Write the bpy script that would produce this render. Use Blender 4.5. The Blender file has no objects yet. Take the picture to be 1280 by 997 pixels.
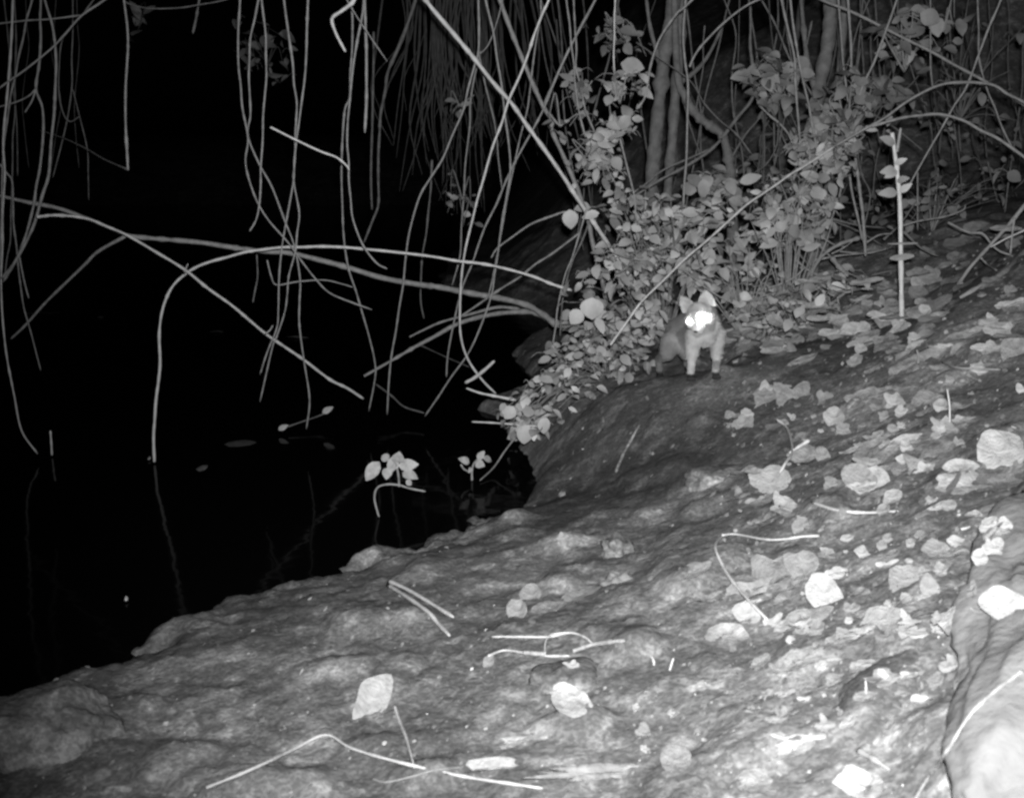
import bpy, math, random
import numpy as np
from mathutils import Vector, Matrix, noise

random.seed(7)
RS = np.random.RandomState(11)
R = math.radians
SC = bpy.context.scene
COL = SC.collection

# ------------------------------------------------------------------ camera, world, lamp, exposure
F = 1372.0; CX, CY = 640.0, 498.5; H = 1.5; PITCH = R(12.3)
CAM = Vector((0, 0, H))
cd = bpy.data.cameras.new("camera"); cam = bpy.data.objects.new("camera", cd); COL.objects.link(cam)
cam.location = CAM; cam.rotation_euler = (R(90) - PITCH, 0, 0)
cd.sensor_width = 36; cd.lens = 36 * F / 1280; cd.clip_end = 300; cd.clip_start = 0.02
cd.dof.use_dof = True; cd.dof.focus_distance = 5.2; cd.dof.aperture_fstop = 5.6
SC.camera = cam

W = bpy.data.worlds.new("World"); SC.world = W; W.use_nodes = True
nt = W.node_tree; bg = nt.nodes["Background"]
sky = nt.nodes.new("ShaderNodeTexSky"); sky.sky_type = 'NISHITA'; sky.sun_disc = False
sky.sun_elevation = R(1.0); sky.sun_rotation = R(200)
bw = nt.nodes.new("ShaderNodeRGBToBW")
nt.links.new(sky.outputs[0], bw.inputs[0]); nt.links.new(bw.outputs[0], bg.inputs[0])
bg.inputs[1].default_value = 0.0002           # moonless night

# the trail camera's own infrared illuminator, mounted just above its lens
ld = bpy.data.lights.new("infrared_illuminator", 'SPOT'); lo = bpy.data.objects.new("infrared_illuminator", ld)
COL.objects.link(lo); lo.location = (0.03, 0.0, H + 0.09)
ld.energy = 1300; ld.color = (1, 1, 1); ld.shadow_soft_size = 0.03
ld.spot_size = R(86); ld.spot_blend = 1.0
AIM_U, AIM_V = 850, 430

SC.view_settings.view_transform = 'Standard'; SC.view_settings.look = 'None'
SC.view_settings.exposure = 0.0; SC.view_settings.gamma = 1.0
SC.cycles.use_denoising = True
SC.cycles.filter_width = 2.6
SC.cycles.max_bounces = 5; SC.cycles.diffuse_bounces = 2; SC.cycles.glossy_bounces = 3

# ------------------------------------------------------------------ rays through the lens
FW = Vector((0, math.cos(PITCH), -math.sin(PITCH))); UP = Vector((0, math.sin(PITCH), math.cos(PITCH)))
def ray(u, v):
    return (FW + Vector((1, 0, 0)) * ((u - CX) / F) + UP * (-(v - CY) / F))
def at(u, v, Y):
    d = ray(u, v); return CAM + d * (Y / d.y)
def at_z(u, v, z):
    d = ray(u, v); return CAM + d * ((z - H) / d.z)
lo.rotation_euler = ray(AIM_U, AIM_V).to_track_quat('-Z', 'Y').to_euler()

# ------------------------------------------------------------------ terrain heights
ctrl = []
def cz(u, v, z): p = at_z(u, v, z); ctrl.append((p.x, p.y, z))
for a in [(0, 872, 0), (120, 835, 0), (250, 768, 0), (400, 718, 0), (500, 688, 0), (600, 652, 0), (648, 632, 0),
          (680, 600, 0), (662, 572, 0), (640, 548, 0), (603, 505, 0), (640, 440, 0), (690, 418, 0),
          (560, 620, -.2), (400, 640, -.4), (200, 700, -.4), (0, 780, -.35), (560, 540, -.3), (560, 470, -.3), (300, 500, -.6), (0, 600, -.6), (300, 430, -.5), (550, 420, -.3),
          (0, 980, .09), (200, 900, .1), (400, 800, .1), (640, 997, .17), (300, 997, .12), (640, 760, .17), (640, 690, .1), (1000, 997, .3),
          (1000, 760, .36), (1280, 997, .45), (1000, 600, .43), (1280, 640, .6), (800, 600, .2), (745, 600, .13), (800, 540, .33), (760, 500, .36), (705, 560, .12), (690, 530, .09), (740, 477, .3),
          (880, 475, .4), (820, 465, .38), (1000, 520, .5), (1000, 440, .6), (850, 430, .44), (760, 450, .28), (700, 470, .1), (680, 500, .08),
          (950, 400, .64), (1127, 402, .68), (1000, 340, .8), (1200, 330, .93), (1280, 400, .88), (1280, 330, 1.03), (1280, 252, 1.2), (1130, 277, 1.02), (850, 350, .6), (720, 400, .15)]:
    cz(*a)
ctrl += [(0, .3, .2), (-1, .5, .1), (-1.8, 1.2, -.1), (1.2, .3, .6), (2.2, 1.5, .85), (3.4, 3, 1.2), (-4, 3, -.5), (-3.5, 1, -.4), (-7, 6, -.6), (-8, 10, -.5),
         (-8, 11.6, -.4), (-4, 11.4, -.4), (-1.4, 11.6, -.3), (1, 11.5, .4), (3, 11, 1.1), (6, 10, 1.5), (5, 6, 1.3), (-4, 14, -.5), (2, 14, .9), (7, 14, 1.9), (-9, 14, -.5)]
ctrl = np.array(ctrl)
def _U(r2): return np.where(r2 < 1e-12, 0, 0.5 * r2 * np.log(np.maximum(r2, 1e-12)))
n = len(ctrl); P = ctrl[:, :2]; D2 = ((P[:, None] - P[None]) ** 2).sum(-1)
A = np.zeros((n + 3, n + 3)); A[:n, :n] = _U(D2) + np.eye(n) * 0.02; A[:n, n] = 1; A[:n, n + 1:] = P; A[n, :n] = 1; A[n + 1:, :n] = P.T
TW = np.linalg.solve(A, np.concatenate([ctrl[:, 2], np.zeros(3)]))
def tps(x, y):
    out = TW[n] + TW[n + 1] * x + TW[n + 2] * y
    for i in range(n): out = out + TW[i] * _U((x - P[i, 0]) ** 2 + (y - P[i, 1]) ** 2)
    return out
LAT = RS.rand(8, 256, 256)
def vnoise(x, y, k):
    xi = np.floor(x).astype(int); yi = np.floor(y).astype(int); fx = x - xi; fy = y - yi
    fx = fx * fx * (3 - 2 * fx); fy = fy * fy * (3 - 2 * fy); L = LAT[k]
    a = L[xi % 256, yi % 256]; b = L[(xi + 1) % 256, yi % 256]; c = L[xi % 256, (yi + 1) % 256]; d = L[(xi + 1) % 256, (yi + 1) % 256]
    return (a * (1 - fx) + b * fx) * (1 - fy) + (c * (1 - fx) + d * fx) * fy - 0.5
def ss(a, b, x): t = np.clip((x - a) / (b - a + 0.0), 0, 1); return t * t * (3 - 2 * t)
def height(x, y):
    x = np.asarray(x, float); y = np.asarray(y, float)
    z = tps(np.clip(x, -9, 8), np.clip(y, 0, 14))
    z = np.clip(z, -.9, 2.6)
    far = np.maximum(y - 12, 0)
    z = z + far * 0.16 * ss(15, 24, y) * ss(-1, 3, x) + np.maximum(x - 2.0, 0) * 0.25 * ss(9.5, 13, y)+ ss(10.5,13.5,y)*ss(-.5,2.5,x)*1.6 + ss(34, 48, y) * 3
    back = ss(0.2, -1.0, y); z = z * (1 - back) + .5 * back
    # streaky mud, running up the bank
    s = x * .8 + y * .6; t = -x * .6 + y * .8
    nz = vnoise(s * 1.5, t * 2.4, 0) * .045 + vnoise(s * 5, t * 6.0, 1) * .013 * (1 - .4 * ss(2.5, 4.5, y)) + vnoise(x*9+7,y*8,6)*.012 + vnoise(x * 14 + 3, y * 15, 2) * .010 * (1 - .55 * ss(2.5, 4.5, y)) + vnoise(x * 34, y * 38, 3) * .0095 + vnoise(x * 80, y * 85, 4) * .0065
    lump = np.maximum(vnoise(x * 6.3, y * 6.9, 5) - .12, 0) * .12
    land = ss(-.05, .06, z)
    edge = (vnoise(x * 5.5, y * 5.5, 6) * .05 + vnoise(x * 17, y * 17, 7) * .022 + vnoise(x * 45, y * 45, 2) * .008) * ss(.12, .0, np.abs(z))     # ragged crumbling waterline
    z = z + edge
    z = z + .035 * np.tanh(z / .022) + (nz + lump) * (0.6 + .4 * ss(0.02, .15, z)) * land
    return z
def hgt(x, y): return float(height(np.array([x]), np.array([y]))[0])
def ground_hits(us, vs):
    us = np.asarray(us, float); vs = np.asarray(vs, float)
    a = (us - CX) / F; b = -(vs - CY) / F
    dx = a; dy = math.cos(PITCH) + b * math.sin(PITCH); dz = -math.sin(PITCH) + b * math.cos(PITCH)
    Ys = np.concatenate([np.arange(.8, 12, .06), np.arange(12, 30, .3)])
    X = dx[:, None] / dy[:, None] * Ys; Z = H + dz[:, None] / dy[:, None] * Ys
    G = np.maximum(height(X, np.broadcast_to(Ys, X.shape)), 0.0)
    hit = Z < G; idx = hit.argmax(1); ok = hit.any(1)
    idx = np.clip(idx, 1, None); i = np.arange(len(us))
    y0 = Ys[idx - 1]; y1 = Ys[idx]; g0 = (Z - G)[i, idx - 1]; g1 = (Z - G)[i, idx]
    t = np.clip(g0 / (g0 - g1 + 1e-9), 0, 1); Y = y0 + (y1 - y0) * t
    Y[~ok] = 30
    return Y
def gpt(u, v):
    Y = ground_hits([u], [v])[0]; p = at(u, v, Y); p.z = max(hgt(p.x, p.y), 0); return p
def gnormal(x, y, e=.05):
    return Vector((hgt(x - e, y) - hgt(x + e, y), hgt(x, y - e) - hgt(x, y + e), 2 * e)).normalized()

# ------------------------------------------------------------------ materials (all grey: the scene is lit by infrared)
def mat(name, lo_, hi_, scale=8, rough=.8, bump=.3, bscale=40, island=0.0, spec=.3, stretch=None, trans=0.0, detail=6):
    m = bpy.data.materials.new(name); m.use_nodes = True; N = m.node_tree.nodes; L = m.node_tree.links
    bs = N["Principled BSDF"]; bs.inputs["Roughness"].default_value = rough; bs.inputs["Specular IOR Level"].default_value = spec
    tc = N.new("ShaderNodeTexCoord"); src = tc.outputs["Object"]
    if stretch:
        mp = N.new("ShaderNodeMapping"); L.new(src, mp.inputs[0]); mp.inputs["Scale"].default_value = stretch[:3]; mp.inputs["Rotation"].default_value = (0, 0, stretch[3]); src = mp.outputs[0]
    nz = N.new("ShaderNodeTexNoise"); nz.inputs["Scale"].default_value = scale; nz.inputs["Detail"].default_value = detail; nz.inputs["Roughness"].default_value = .6
    L.new(src, nz.inputs["Vector"])
    mr = N.new("ShaderNodeMapRange"); mr.inputs["From Min"].default_value = .3; mr.inputs["From Max"].default_value = .7
    mr.inputs["To Min"].default_value = lo_; mr.inputs["To Max"].default_value = hi_
    L.new(nz.outputs["Fac"], mr.inputs["Value"]); val = mr.outputs[0]
    if island:
        g = N.new("ShaderNodeNewGeometry"); r2 = N.new("ShaderNodeMapRange"); r2.inputs["To Min"].default_value = 1 - island; r2.inputs["To Max"].default_value = 1 + island
        L.new(g.outputs["Random Per Island"], r2.inputs["Value"])
        mu = N.new("ShaderNodeMath"); mu.operation = 'MULTIPLY'; L.new(val, mu.inputs[0]); L.new(r2.outputs[0], mu.inputs[1]); val = mu.outputs[0]
    cc = N.new("ShaderNodeCombineColor"); [L.new(val, cc.inputs[i]) for i in range(3)]
    L.new(cc.outputs[0], bs.inputs["Base Color"])
    if bump:
        n2 = N.new("ShaderNodeTexNoise"); n2.inputs["Scale"].default_value = bscale; n2.inputs["Detail"].default_value = 5; L.new(src, n2.inputs["Vector"])
        b = N.new("ShaderNodeBump"); b.inputs["Strength"].default_value = bump; b.inputs["Distance"].default_value = .01
        L.new(n2.outputs["Fac"], b.inputs["Height"]); L.new(b.outputs[0], bs.inputs["Normal"])
    if trans:
        tr = N.new("ShaderNodeBsdfTranslucent"); L.new(cc.outputs[0], tr.inputs[0]); mx = N.new("ShaderNodeMixShader"); mx.inputs[0].default_value = trans
        L.new(bs.outputs[0], mx.inputs[1]); L.new(tr.outputs[0], mx.inputs[2]); L.new(mx.outputs[0], N["Material Output"].inputs[0])
    return m
M = {}
M['soil'] = mat('soil', .11, .2, 2.2, .95, .45, 60, stretch=(1, 1.1, 1, R(37)), detail=9, spec=.12)
def soil_blotches():
    m = M['soil']; N = m.node_tree.nodes; L = m.node_tree.links; bs = N["Principled BSDF"]; cc = bs.inputs["Base Color"].links[0].from_node; val = cc.inputs[0].links[0].from_socket
    mp = [q for q in N if q.type == 'MAPPING'][0]
    for sc_, lo2, hi2, fa, fb in ((7.5, .8, 1.5, .48, .66), (21, .85, 1.4, .5, .68), (1.3, .85, 1.2, .4, .6), (75, .8, 1.3, .4, .62)):
        n2 = N.new("ShaderNodeTexNoise"); n2.inputs["Scale"].default_value = sc_; n2.inputs["Detail"].default_value = 6; n2.inputs["Roughness"].default_value = .55; n2.inputs["Distortion"].default_value = .6
        L.new(mp.outputs[0], n2.inputs["Vector"]); r2 = N.new("ShaderNodeMapRange"); r2.interpolation_type = 'SMOOTHSTEP'
        for k_, v_ in (("From Min", fa), ("From Max", fb), ("To Min", lo2), ("To Max", hi2)): r2.inputs[k_].default_value = v_
        L.new(n2.outputs["Fac"], r2.inputs["Value"]); mu = N.new("ShaderNodeMath"); mu.operation = 'MULTIPLY'; L.new(val, mu.inputs[0]); L.new(r2.outputs[0], mu.inputs[1]); val = mu.outputs[0]
    wt = N.new("ShaderNodeAttribute"); wt.attribute_name = 'mud_and_shade'; r3 = N.new("ShaderNodeMapRange")      # darker mud by the fox, and shade painted into the shore hollow
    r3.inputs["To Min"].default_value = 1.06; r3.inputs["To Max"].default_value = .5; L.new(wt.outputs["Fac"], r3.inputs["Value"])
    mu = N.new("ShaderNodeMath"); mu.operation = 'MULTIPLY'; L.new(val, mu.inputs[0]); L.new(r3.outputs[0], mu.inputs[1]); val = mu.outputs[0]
    for i in range(3): L.new(val, cc.inputs[i])
soil_blotches()
def mud_and_shade(x, y):
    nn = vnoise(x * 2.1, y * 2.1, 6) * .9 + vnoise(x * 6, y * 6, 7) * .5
    a = ((x - 1.0) / 1.15) ** 2 + ((y - 4.75) / .75) ** 2; b = ((x - .35) / .5) ** 2 + ((y - 4.15) / .42) ** 2  # first patch darker mud, second the hollow's shade put into the colour
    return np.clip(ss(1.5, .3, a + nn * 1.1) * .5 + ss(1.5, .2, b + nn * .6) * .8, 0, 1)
M['pale'] = mat('pale_bark', .34, .52, 30, .6, .3, 90)
M['mid'] = mat('grey_bark', .15, .28, 30, .7, .4, 90)
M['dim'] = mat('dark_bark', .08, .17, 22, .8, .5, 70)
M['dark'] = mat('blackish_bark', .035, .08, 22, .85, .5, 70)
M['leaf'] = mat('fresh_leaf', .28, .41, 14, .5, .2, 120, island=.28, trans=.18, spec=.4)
M['leafdim'] = mat('dimmed_leaf', .16, .26, 14, .6, .2, 120, island=.3, trans=.15)  # fresh leaf again, with dimness put into its colour
M['dead'] = mat('pale_dead_leaf', .24, .44, 45, .7, .6, 120, trans=.12, detail=8)
M['deadmid'] = mat('grey_dead_leaf', .13, .27, 45, .8, .6, 120, detail=8)
M['litter'] = mat('litter_crumb', .16, .32, 40, .8, .3, 140, island=.45)
M['rock'] = mat('pale_rock', .12, .22, 7, .9, .6, 45, detail=12)
M['clod'] = mat('clay_clod', .09, .19, 8, .85, .9, 40, detail=9)

# ------------------------------------------------------------------ object helpers
def mesh_obj(name, V, Fc, m, parent=None, smooth=False):
    me = bpy.data.meshes.new(name); me.from_pydata([tuple(v) for v in V], [], Fc); me.update()
    if m is not None: me.materials.append(m)
    if smooth: me.polygons.foreach_set("use_smooth", [True] * len(me.polygons))
    o = bpy.data.objects.new(name, me); COL.objects.link(o)
    if parent: o.parent = parent; o.location = -parent.location
    return o
def tag(o, label=None, cat=None, group=None, kind=None):
    if label: o['label'] = label
    if cat: o['category'] = cat
    if group: o['group'] = group
    if kind: o['kind'] = kind
    return o
def empty(name, loc):
    o = bpy.data.objects.new(name, None); COL.objects.link(o); o.location = loc; o.empty_display_size = .05; return o
def recenter(o):            # put the origin of a one-mesh thing at its own place
    me = o.data; c = Vector(me.vertices[0].co)
    me.transform(Matrix.Translation(-c)); o.location = c

def catmull(P_, k=6):
    if len(P_) < 3:
        return [P_[0].lerp(P_[-1], i / k) for i in range(k + 1)]
    Q = [P_[0] * 2 - P_[1]] + P_ + [P_[-1] * 2 - P_[-2]]; out = []
    for i in range(1, len(Q) - 2):
        p0, p1, p2, p3 = Q[i - 1:i + 3]
        for j in range(k):
            t = j / k
            out.append(.5 * ((2 * p1) + (p2 - p0) * t + (2 * p0 - 5 * p1 + 4 * p2 - p3) * t * t + (3 * p1 - p0 - 3 * p2 + p3) * t ** 3))
    out.append(P_[-1]); return out
def tube(P_, r0, r1, sides=7, knots=True, V=None, Fc=None, k=6, sag=0):
    V = [] if V is None else V; Fc = [] if Fc is None else Fc
    C = catmull(P_, k); base = len(V); n_ = len(C)
    up = Vector((.3, .9, .2)).normalized()
    for i, p in enumerate(C):
        d = (C[min(i + 1, n_ - 1)] - C[max(i - 1, 0)]).normalized()
        a = d.cross(up); a = a.normalized() if a.length > .05 else d.cross(Vector((1, 0, 0))).normalized(); b = d.cross(a)
        t = i / (n_ - 1); r = r0 + (r1 - r0) * t
        if knots: r *= 1 + .07 * math.sin(i * 1.3 + base) + (random.random() < .05) * .35 + .3 * noise.noise(p * 23)
        if i == n_ - 1: r *= .6
        for s in range(sides):
            an = 2 * math.pi * s / sides; V.append(p + a * (math.cos(an) * r) + b * (math.sin(an) * r))
    for i in range(n_ - 1):
        for s in range(sides):
            s2 = (s + 1) % sides; q = base + i * sides
            Fc.append((q + s, q + s2, q + sides + s2, q + sides + s))
    Fc.append(tuple(base + s for s in range(sides))[::-1]); Fc.append(tuple(base + (n_ - 1) * sides + s for s in range(sides)))
    return V, Fc
def pix_line(pts, d0, d1):
    n_ = len(pts) - 1; out = []
    L = [0]
    for i in range(n_): L.append(L[-1] + math.hypot(pts[i + 1][0] - pts[i][0], pts[i + 1][1] - pts[i][1]))
    g = ground_hits([p[0] for p in pts], [p[1] for p in pts])          # never behind the bank or under the water
    for (u, v), l, gy in zip(pts, L, g):
        out.append(at(u, v, min(d0 + (d1 - d0) * l / max(L[-1], 1), gy - .03)))
    return out
def stem(label, pts, d0, d1, w0, w1, m='mid', name='hanging_vine', cat='vine', group='bare vines and stems hanging over the water', roof=True, wig=1.2):
    """a real stem at real distance; w in photo pixels at that distance"""
    pts = list(pts)
    if roof and pts[0][1] <= 20:      # carry stems that enter at the top on upwards, out of the frame
        (a, b), (c, d) = pts[0], pts[1]; L = max(math.hypot(c - a, d - b), 1); pts = [(a - (c - a) / L * 130, b - abs(d - b) / L * 130 - 20)] + pts
    fine = [pts[0]]                     # a little natural wander between the traced nodes
    for p, q in zip(pts, pts[1:]):
        L = math.hypot(q[0] - p[0], q[1] - p[1])
        if L > 45: fine.append(((p[0] + q[0]) / 2 + random.uniform(-wig, wig), (p[1] + q[1]) / 2 + random.uniform(-wig, wig)))
        fine.append(q)
    P_ = pix_line(fine, d0, d1)
    V, Fc = tube(P_, w0 * d0 / F / 2 * .68, w1 * d1 / F / 2 * .68)
    o = mesh_obj(name, V, Fc, M[m], smooth=True); recenter(o); return tag(o, label, cat, group)

def leaf(V, Fc, c, ax, nrm, L, Wd, curl=.15, fold=.12, ragged=0, n_=6):
    """one leaf blade: c = stalk end, ax = direction of the midrib"""
    ax = ax.normalized(); side = ax.cross(nrm)
    side = side.normalized() if side.length > 1e-3 else ax.orthogonal().normalized(); nn = side.cross(ax).normalized()
    base = len(V); tw = random.uniform(-.3, .3)
    for i in range(n_ + 1):
        t = i / n_
        w = math.sin(math.pi * min(t ** .8, 1)) ** .75 * Wd / 2 if 0 < t < 1 else Wd * .03
        mid = c + ax * (t * L) + nn * (-curl * L * (t - .35) ** 2 * 2 + .0)
        s2 = side * math.cos(tw * t) + nn * math.sin(tw * t)
        r1 = 1 + random.uniform(-ragged, ragged); r2 = 1 + random.uniform(-ragged, ragged)
        V.append(mid + s2 * (-w * r1) + nn * (fold * w + ragged * .3 * random.uniform(-w, w)))
        V.append(mid)
        V.append(mid + s2 * (w * r2) + nn * (fold * w + ragged * .3 * random.uniform(-w, w)))
    for i in range(n_):
        q = base + i * 3
        Fc.append((q, q + 1, q + 4, q + 3)); Fc.append((q + 1, q + 2, q + 5, q + 4))
def rv(s=1.0): return Vector((random.gauss(0, s), random.gauss(0, s), random.gauss(0, s)))

# ------------------------------------------------------------------ the ground, one sheet; the water
def build_ground():
    an = np.concatenate([np.linspace(-180, -44, 40, endpoint=False), np.linspace(-44, 44, 460), np.linspace(44, 180, 41)[1:-1]])
    an = np.radians(an); na = len(an)
    rr = np.concatenate([[0.02], np.geomspace(.25, 14, 560), np.geomspace(14.5, 90, 40)]); nr = len(rr)
    X = rr[:, None] * np.sin(an)[None]; Y = rr[:, None] * np.cos(an)[None]
    Z = height(X.ravel(), Y.ravel())
    co = np.stack([X.ravel(), Y.ravel(), Z], 1)
    i = np.arange(nr - 1)[:, None]; j = np.arange(na)[None]; j2 = (j + 1) % na
    q = np.stack([i * na + j, i * na + j2, (i + 1) * na + j2, (i + 1) * na + j], -1).reshape(-1, 4)
    me = bpy.data.meshes.new("ground"); me.vertices.add(len(co)); me.vertices.foreach_set("co", co.ravel())
    me.loops.add(q.size); me.loops.foreach_set("vertex_index", q.ravel().astype(np.int32))
    me.polygons.add(len(q)); me.polygons.foreach_set("loop_start", np.arange(0, q.size, 4, dtype=np.int32))
    me.polygons.foreach_set("use_smooth", np.ones(len(q), bool)); me.update(calc_edges=True); me.validate()
    aw = me.attributes.new('mud_and_shade', 'FLOAT', 'POINT'); aw.data.foreach_set('value', mud_and_shade(co[:, 0], co[:, 1]).astype(np.float32))
    me.materials.append(M['soil']); o = bpy.data.objects.new("ground", me); COL.objects.link(o)
    tag(o, kind='structure')
build_ground()
def build_water():
    m = bpy.data.materials.new('black_water'); m.use_nodes = True; N = m.node_tree.nodes; L = m.node_tree.links
    bs = N["Principled BSDF"]; bs.inputs["Base Color"].default_value = (.002, .002, .002, 1); bs.inputs["Roughness"].default_value = .07; bs.inputs["IOR"].default_value = 1.09
    tc = N.new("ShaderNodeTexCoord"); nz = N.new("ShaderNodeTexNoise"); nz.inputs["Scale"].default_value = 5; nz.inputs["Detail"].default_value = 2
    b = N.new("ShaderNodeBump"); b.inputs["Strength"].default_value = .25; b.inputs["Distance"].default_value = .01
    L.new(tc.outputs["Object"], nz.inputs[0]); L.new(nz.outputs["Fac"], b.inputs["Height"]); L.new(b.outputs[0], bs.inputs["Normal"])
    o = mesh_obj("water", [(-60, -30, 0), (60, -30, 0), (60, 60, 0), (-60, 60, 0)], [(0, 1, 2, 3)], m); tag(o, kind='structure')
build_water()

# ------------------------------------------------------------------ hanging vines, arching branches, traced stem by stem
HV = 'bare vines and stems hanging over the water'
AB = 'arching branches over the water'
TH = 'stems crossing in the tangle above the bank'
def S(lab, pts, d0, d1, w0, w1, m='mid', **k): return stem(lab, pts, d0, d1, w0, w1, m, **k)
S("long pale vine at the left edge bending right to touch the water", [(16,0),(15,32),(11,96),(5,160),(4,186),(6,218),(3,312),(2,377),(9,449),(27,538),(47,567)], 4.4, 5.4, 4.5, 3, 'pale')
S("thin grey vine slanting into the left edge from the top corner", [(40,0),(29,48),(19,96),(10,144),(5,180),(2,260),(0,340)], 4.8, 5, 3.5, 3)
S("grey vine with a forked knot, second from the left edge", [(51,0),(51,48),(45,111),(53,135),(54,167),(50,209),(42,257),(32,295),(20,325),(2,348)], 4.8, 5, 4, 5)
S("short side shoot leaving the forked knot downwards", [(45,111),(40,126),(31,141)], 4.8, 4.8, 3.2, 2)
S("short side shoot leaving the forked knot towards the left", [(45,111),(36,120),(19,128),(-10,136)], 4.8, 4.8, 3, 2)
S("bowed grey vine curving right then back to the left edge tangle", [(56,0),(66,35),(70,74),(69,112),(64,176),(61,218),(53,244),(42,282),(24,318),(4,352)], 4.7, 5, 4, 5.5)
S("straight twig slanting from the top down to the left edge", [(136,-4),(103,19),(64,61),(32,87),(-12,119)], 4.9, 4.7, 4, 3, name='slanting_twig', cat='twig')
S("near-level thin twig meeting the slanting twig in the top left", [(-12,31),(32,26),(64,24),(103,19)], 4.7, 4.9, 2.5, 3, name='slanting_twig', cat='twig', roof=False)
S("single vine hanging alone over dark water with a clubbed tip", [(155,0),(159,32),(160,58),(157,112),(157,154),(159,193),(160,213)], 4.9, 4.9, 3.6, 4.5)
S("faint thread of twig running up left from the clubbed vine tip", [(160,212),(130,199),(108,186),(80,173),(47,162)], 4.9, 5.6, 3, 1.5, 'dim', name='slanting_twig', cat='twig')
S("thin looping tendril that hooks right below the slanting twig", [(103,19),(79,48),(74,83),(74,119),(80,144),(88,152),(99,146)], 5.4, 5.4, 2.4, 2, 'dim')
S("faint thread-like vine hanging behind the bowed vine", [(91,2),(91,42),(90,106),(85,144),(77,180),(66,222)], 5.6, 5.6, 2.4, 2.4, 'dim')
S("faint vine with a kink that ends over open black water", [(91,112),(99,144),(109,186),(111,250)], 5.8, 5.8, 2.2, 1.5, 'dim')
S("sagging thin twig along the very top between two vines", [(150,-6),(157,3),(175,9),(193,11),(225,10),(273,2),(300,-6)], 5.4, 5.4, 2.4, 2, 'dim', name='slanting_twig', cat='twig', roof=False)
S("short dim twig hanging from the top with a ragged end", [(249,0),(245,24),(241,42)], 5.8, 5.8, 3, 4, 'dim')
S("knotted vine at the left edge crossing the long pale vine", [(0,205),(8,216),(15,226),(17,280),(23,335),(30,385),(45,440),(51,463)], 5, 5.4, 4, 2)
S("thin vine slanting under the left arch end", [(24,320),(30,350),(36,373)], 5.1, 5.1, 3, 2, 'mid')
S("dim thin vine just inside the left edge", [(18,0),(20,60),(19,140),(16,170),(15,230),(13,300),(6,345)], 5.3, 5.3, 2.5, 2.5, 'dim')
S("faint vine in the top left corner tilting right", [(5,0),(12,70),(20,140),(22,220)], 5.6, 5.6, 2.4, 2, 'dim')
for x, a in ((32, 4), (96, 3), (70, -6)):
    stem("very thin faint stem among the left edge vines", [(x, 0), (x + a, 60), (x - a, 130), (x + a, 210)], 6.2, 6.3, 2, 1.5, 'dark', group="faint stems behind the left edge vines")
S("leftmost of the central vines, trailing right to a curled end", [(300,0),(298,80),(303,135),(310,173),(307,205),(318,244),(334,273),(360,303),(376,325),(394,348),(412,366),(440,378),(465,387)], 4.8, 5.4, 4, 2.5)
S("long vine swinging right and dropping into its reflection", [(323,0),(313,48),(311,96),(313,144),(310,170),(324,205),(340,234),(356,276),(368,308),(375,348),(374,402),(381,457),(387,500),(383,536)], 4.9, 5.6, 4, 3)
S("vine with a hooked tip turned back to the left", [(327,0),(332,42),(333,96),(329,144),(326,209),(324,257),(320,275),(312,289)], 5, 5, 3.8, 3)
S("vine with a knot below the crossing, ending near the sloping pole", [(355,0),(366,80),(371,128),(369,173),(367,225),(374,266),(369,315),(361,345),(356,390),(346,420),(341,432),(325,502)], 4.9, 5.3, 4, 2.5)
S("vine leaning left to cross its neighbour beside the broken twig", [(385,0),(383,64),(377,128),(371,173),(367,225),(360,265),(353,305),(349,345),(348,385),(346,410),(334,440),(325,468)], 4.8, 5.3, 4.2, 2.6)
S("broken pale twig lodged across two hanging vines", [(338,159),(370,175),(400,189),(421,197),(434,208),(436,213)], 4.75, 4.85, 4, 3, 'pale', name='lodged_twig', cat='twig')
S("little twig hooked on the vines below the long arch", [(334,325),(339,345),(346,356),(372,352),(405,350),(428,355),(441,359)], 5.2, 5.3, 2.6, 2, name='lodged_twig', cat='twig')
S("tiny broken vine tip hanging under the long arch", [(321,318),(322,345),(319,362),(316,378)], 5.6, 5.6, 2.2, 3, 'dim')
S("sloping pole running from the left vines down into the water", [(46,271),(72,269),(108,273),(159,294),(195,315),(231,337),(289,381),(332,417),(379,449),(412,474),(454,498)], 4.7, 5.9, 5, 5, 'pale', name='arching_branch', cat='branch', group=AB)
S("stub of a side twig on the sloping pole near the arch crossing", [(231,340),(233,334),(235,330)], 4.9, 4.85, 3, 2, 'pale', name='side_shoot', cat='twig', group=AB)
S("stub of a side twig on the lower part of the sloping pole", [(332,417),(337,413),(341,407)], 5.3, 5.25, 3, 2, 'pale', name='side_shoot', cat='twig', group=AB)
S("thick grey bough crossing behind the arch to the leafy bank", [(-20,243),(0,245),(36,253),(72,260),(108,273),(159,294),(217,300),(289,309),(361,316),(400,325),(434,334),(477,347),(520,355),(571,363),(622,372),(658,381),(679,393),(697,405),(730,410)], 5.2, 6.6, 6.5, 12, 'mid', name='arching_branch', cat='branch', group=AB)
S("grey branch drooping left from the bough towards the far water", [(157,295),(123,314),(90,346),(58,377),(32,406),(13,424)], 5.3, 5.6, 6, 4, 'mid', name='arching_branch', cat='branch', group=AB)
S("bright slender arch that springs from the water and bends right", [(193,577),(192,547),(195,500),(200,457),(199,420),(202,392),(209,370),(218,355),(231,343),(245,334),(263,327),(307,315),(354,309),(400,308),(430,309),(484,314),(520,318),(571,326),(629,335),(665,345),(715,363)], 5.35, 5.6, 5, 5, 'pale', name='arching_branch', cat='branch', group=AB)
S("thick pale bent bough resting low over the inlet", [(455,470),(492,449),(542,421),(571,405),(600,396),(629,391),(665,390),(687,400),(705,409),(740,412)], 6.3, 6.8, 4.5, 12, 'mid', name='arching_branch', cat='branch', group=AB)
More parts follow.
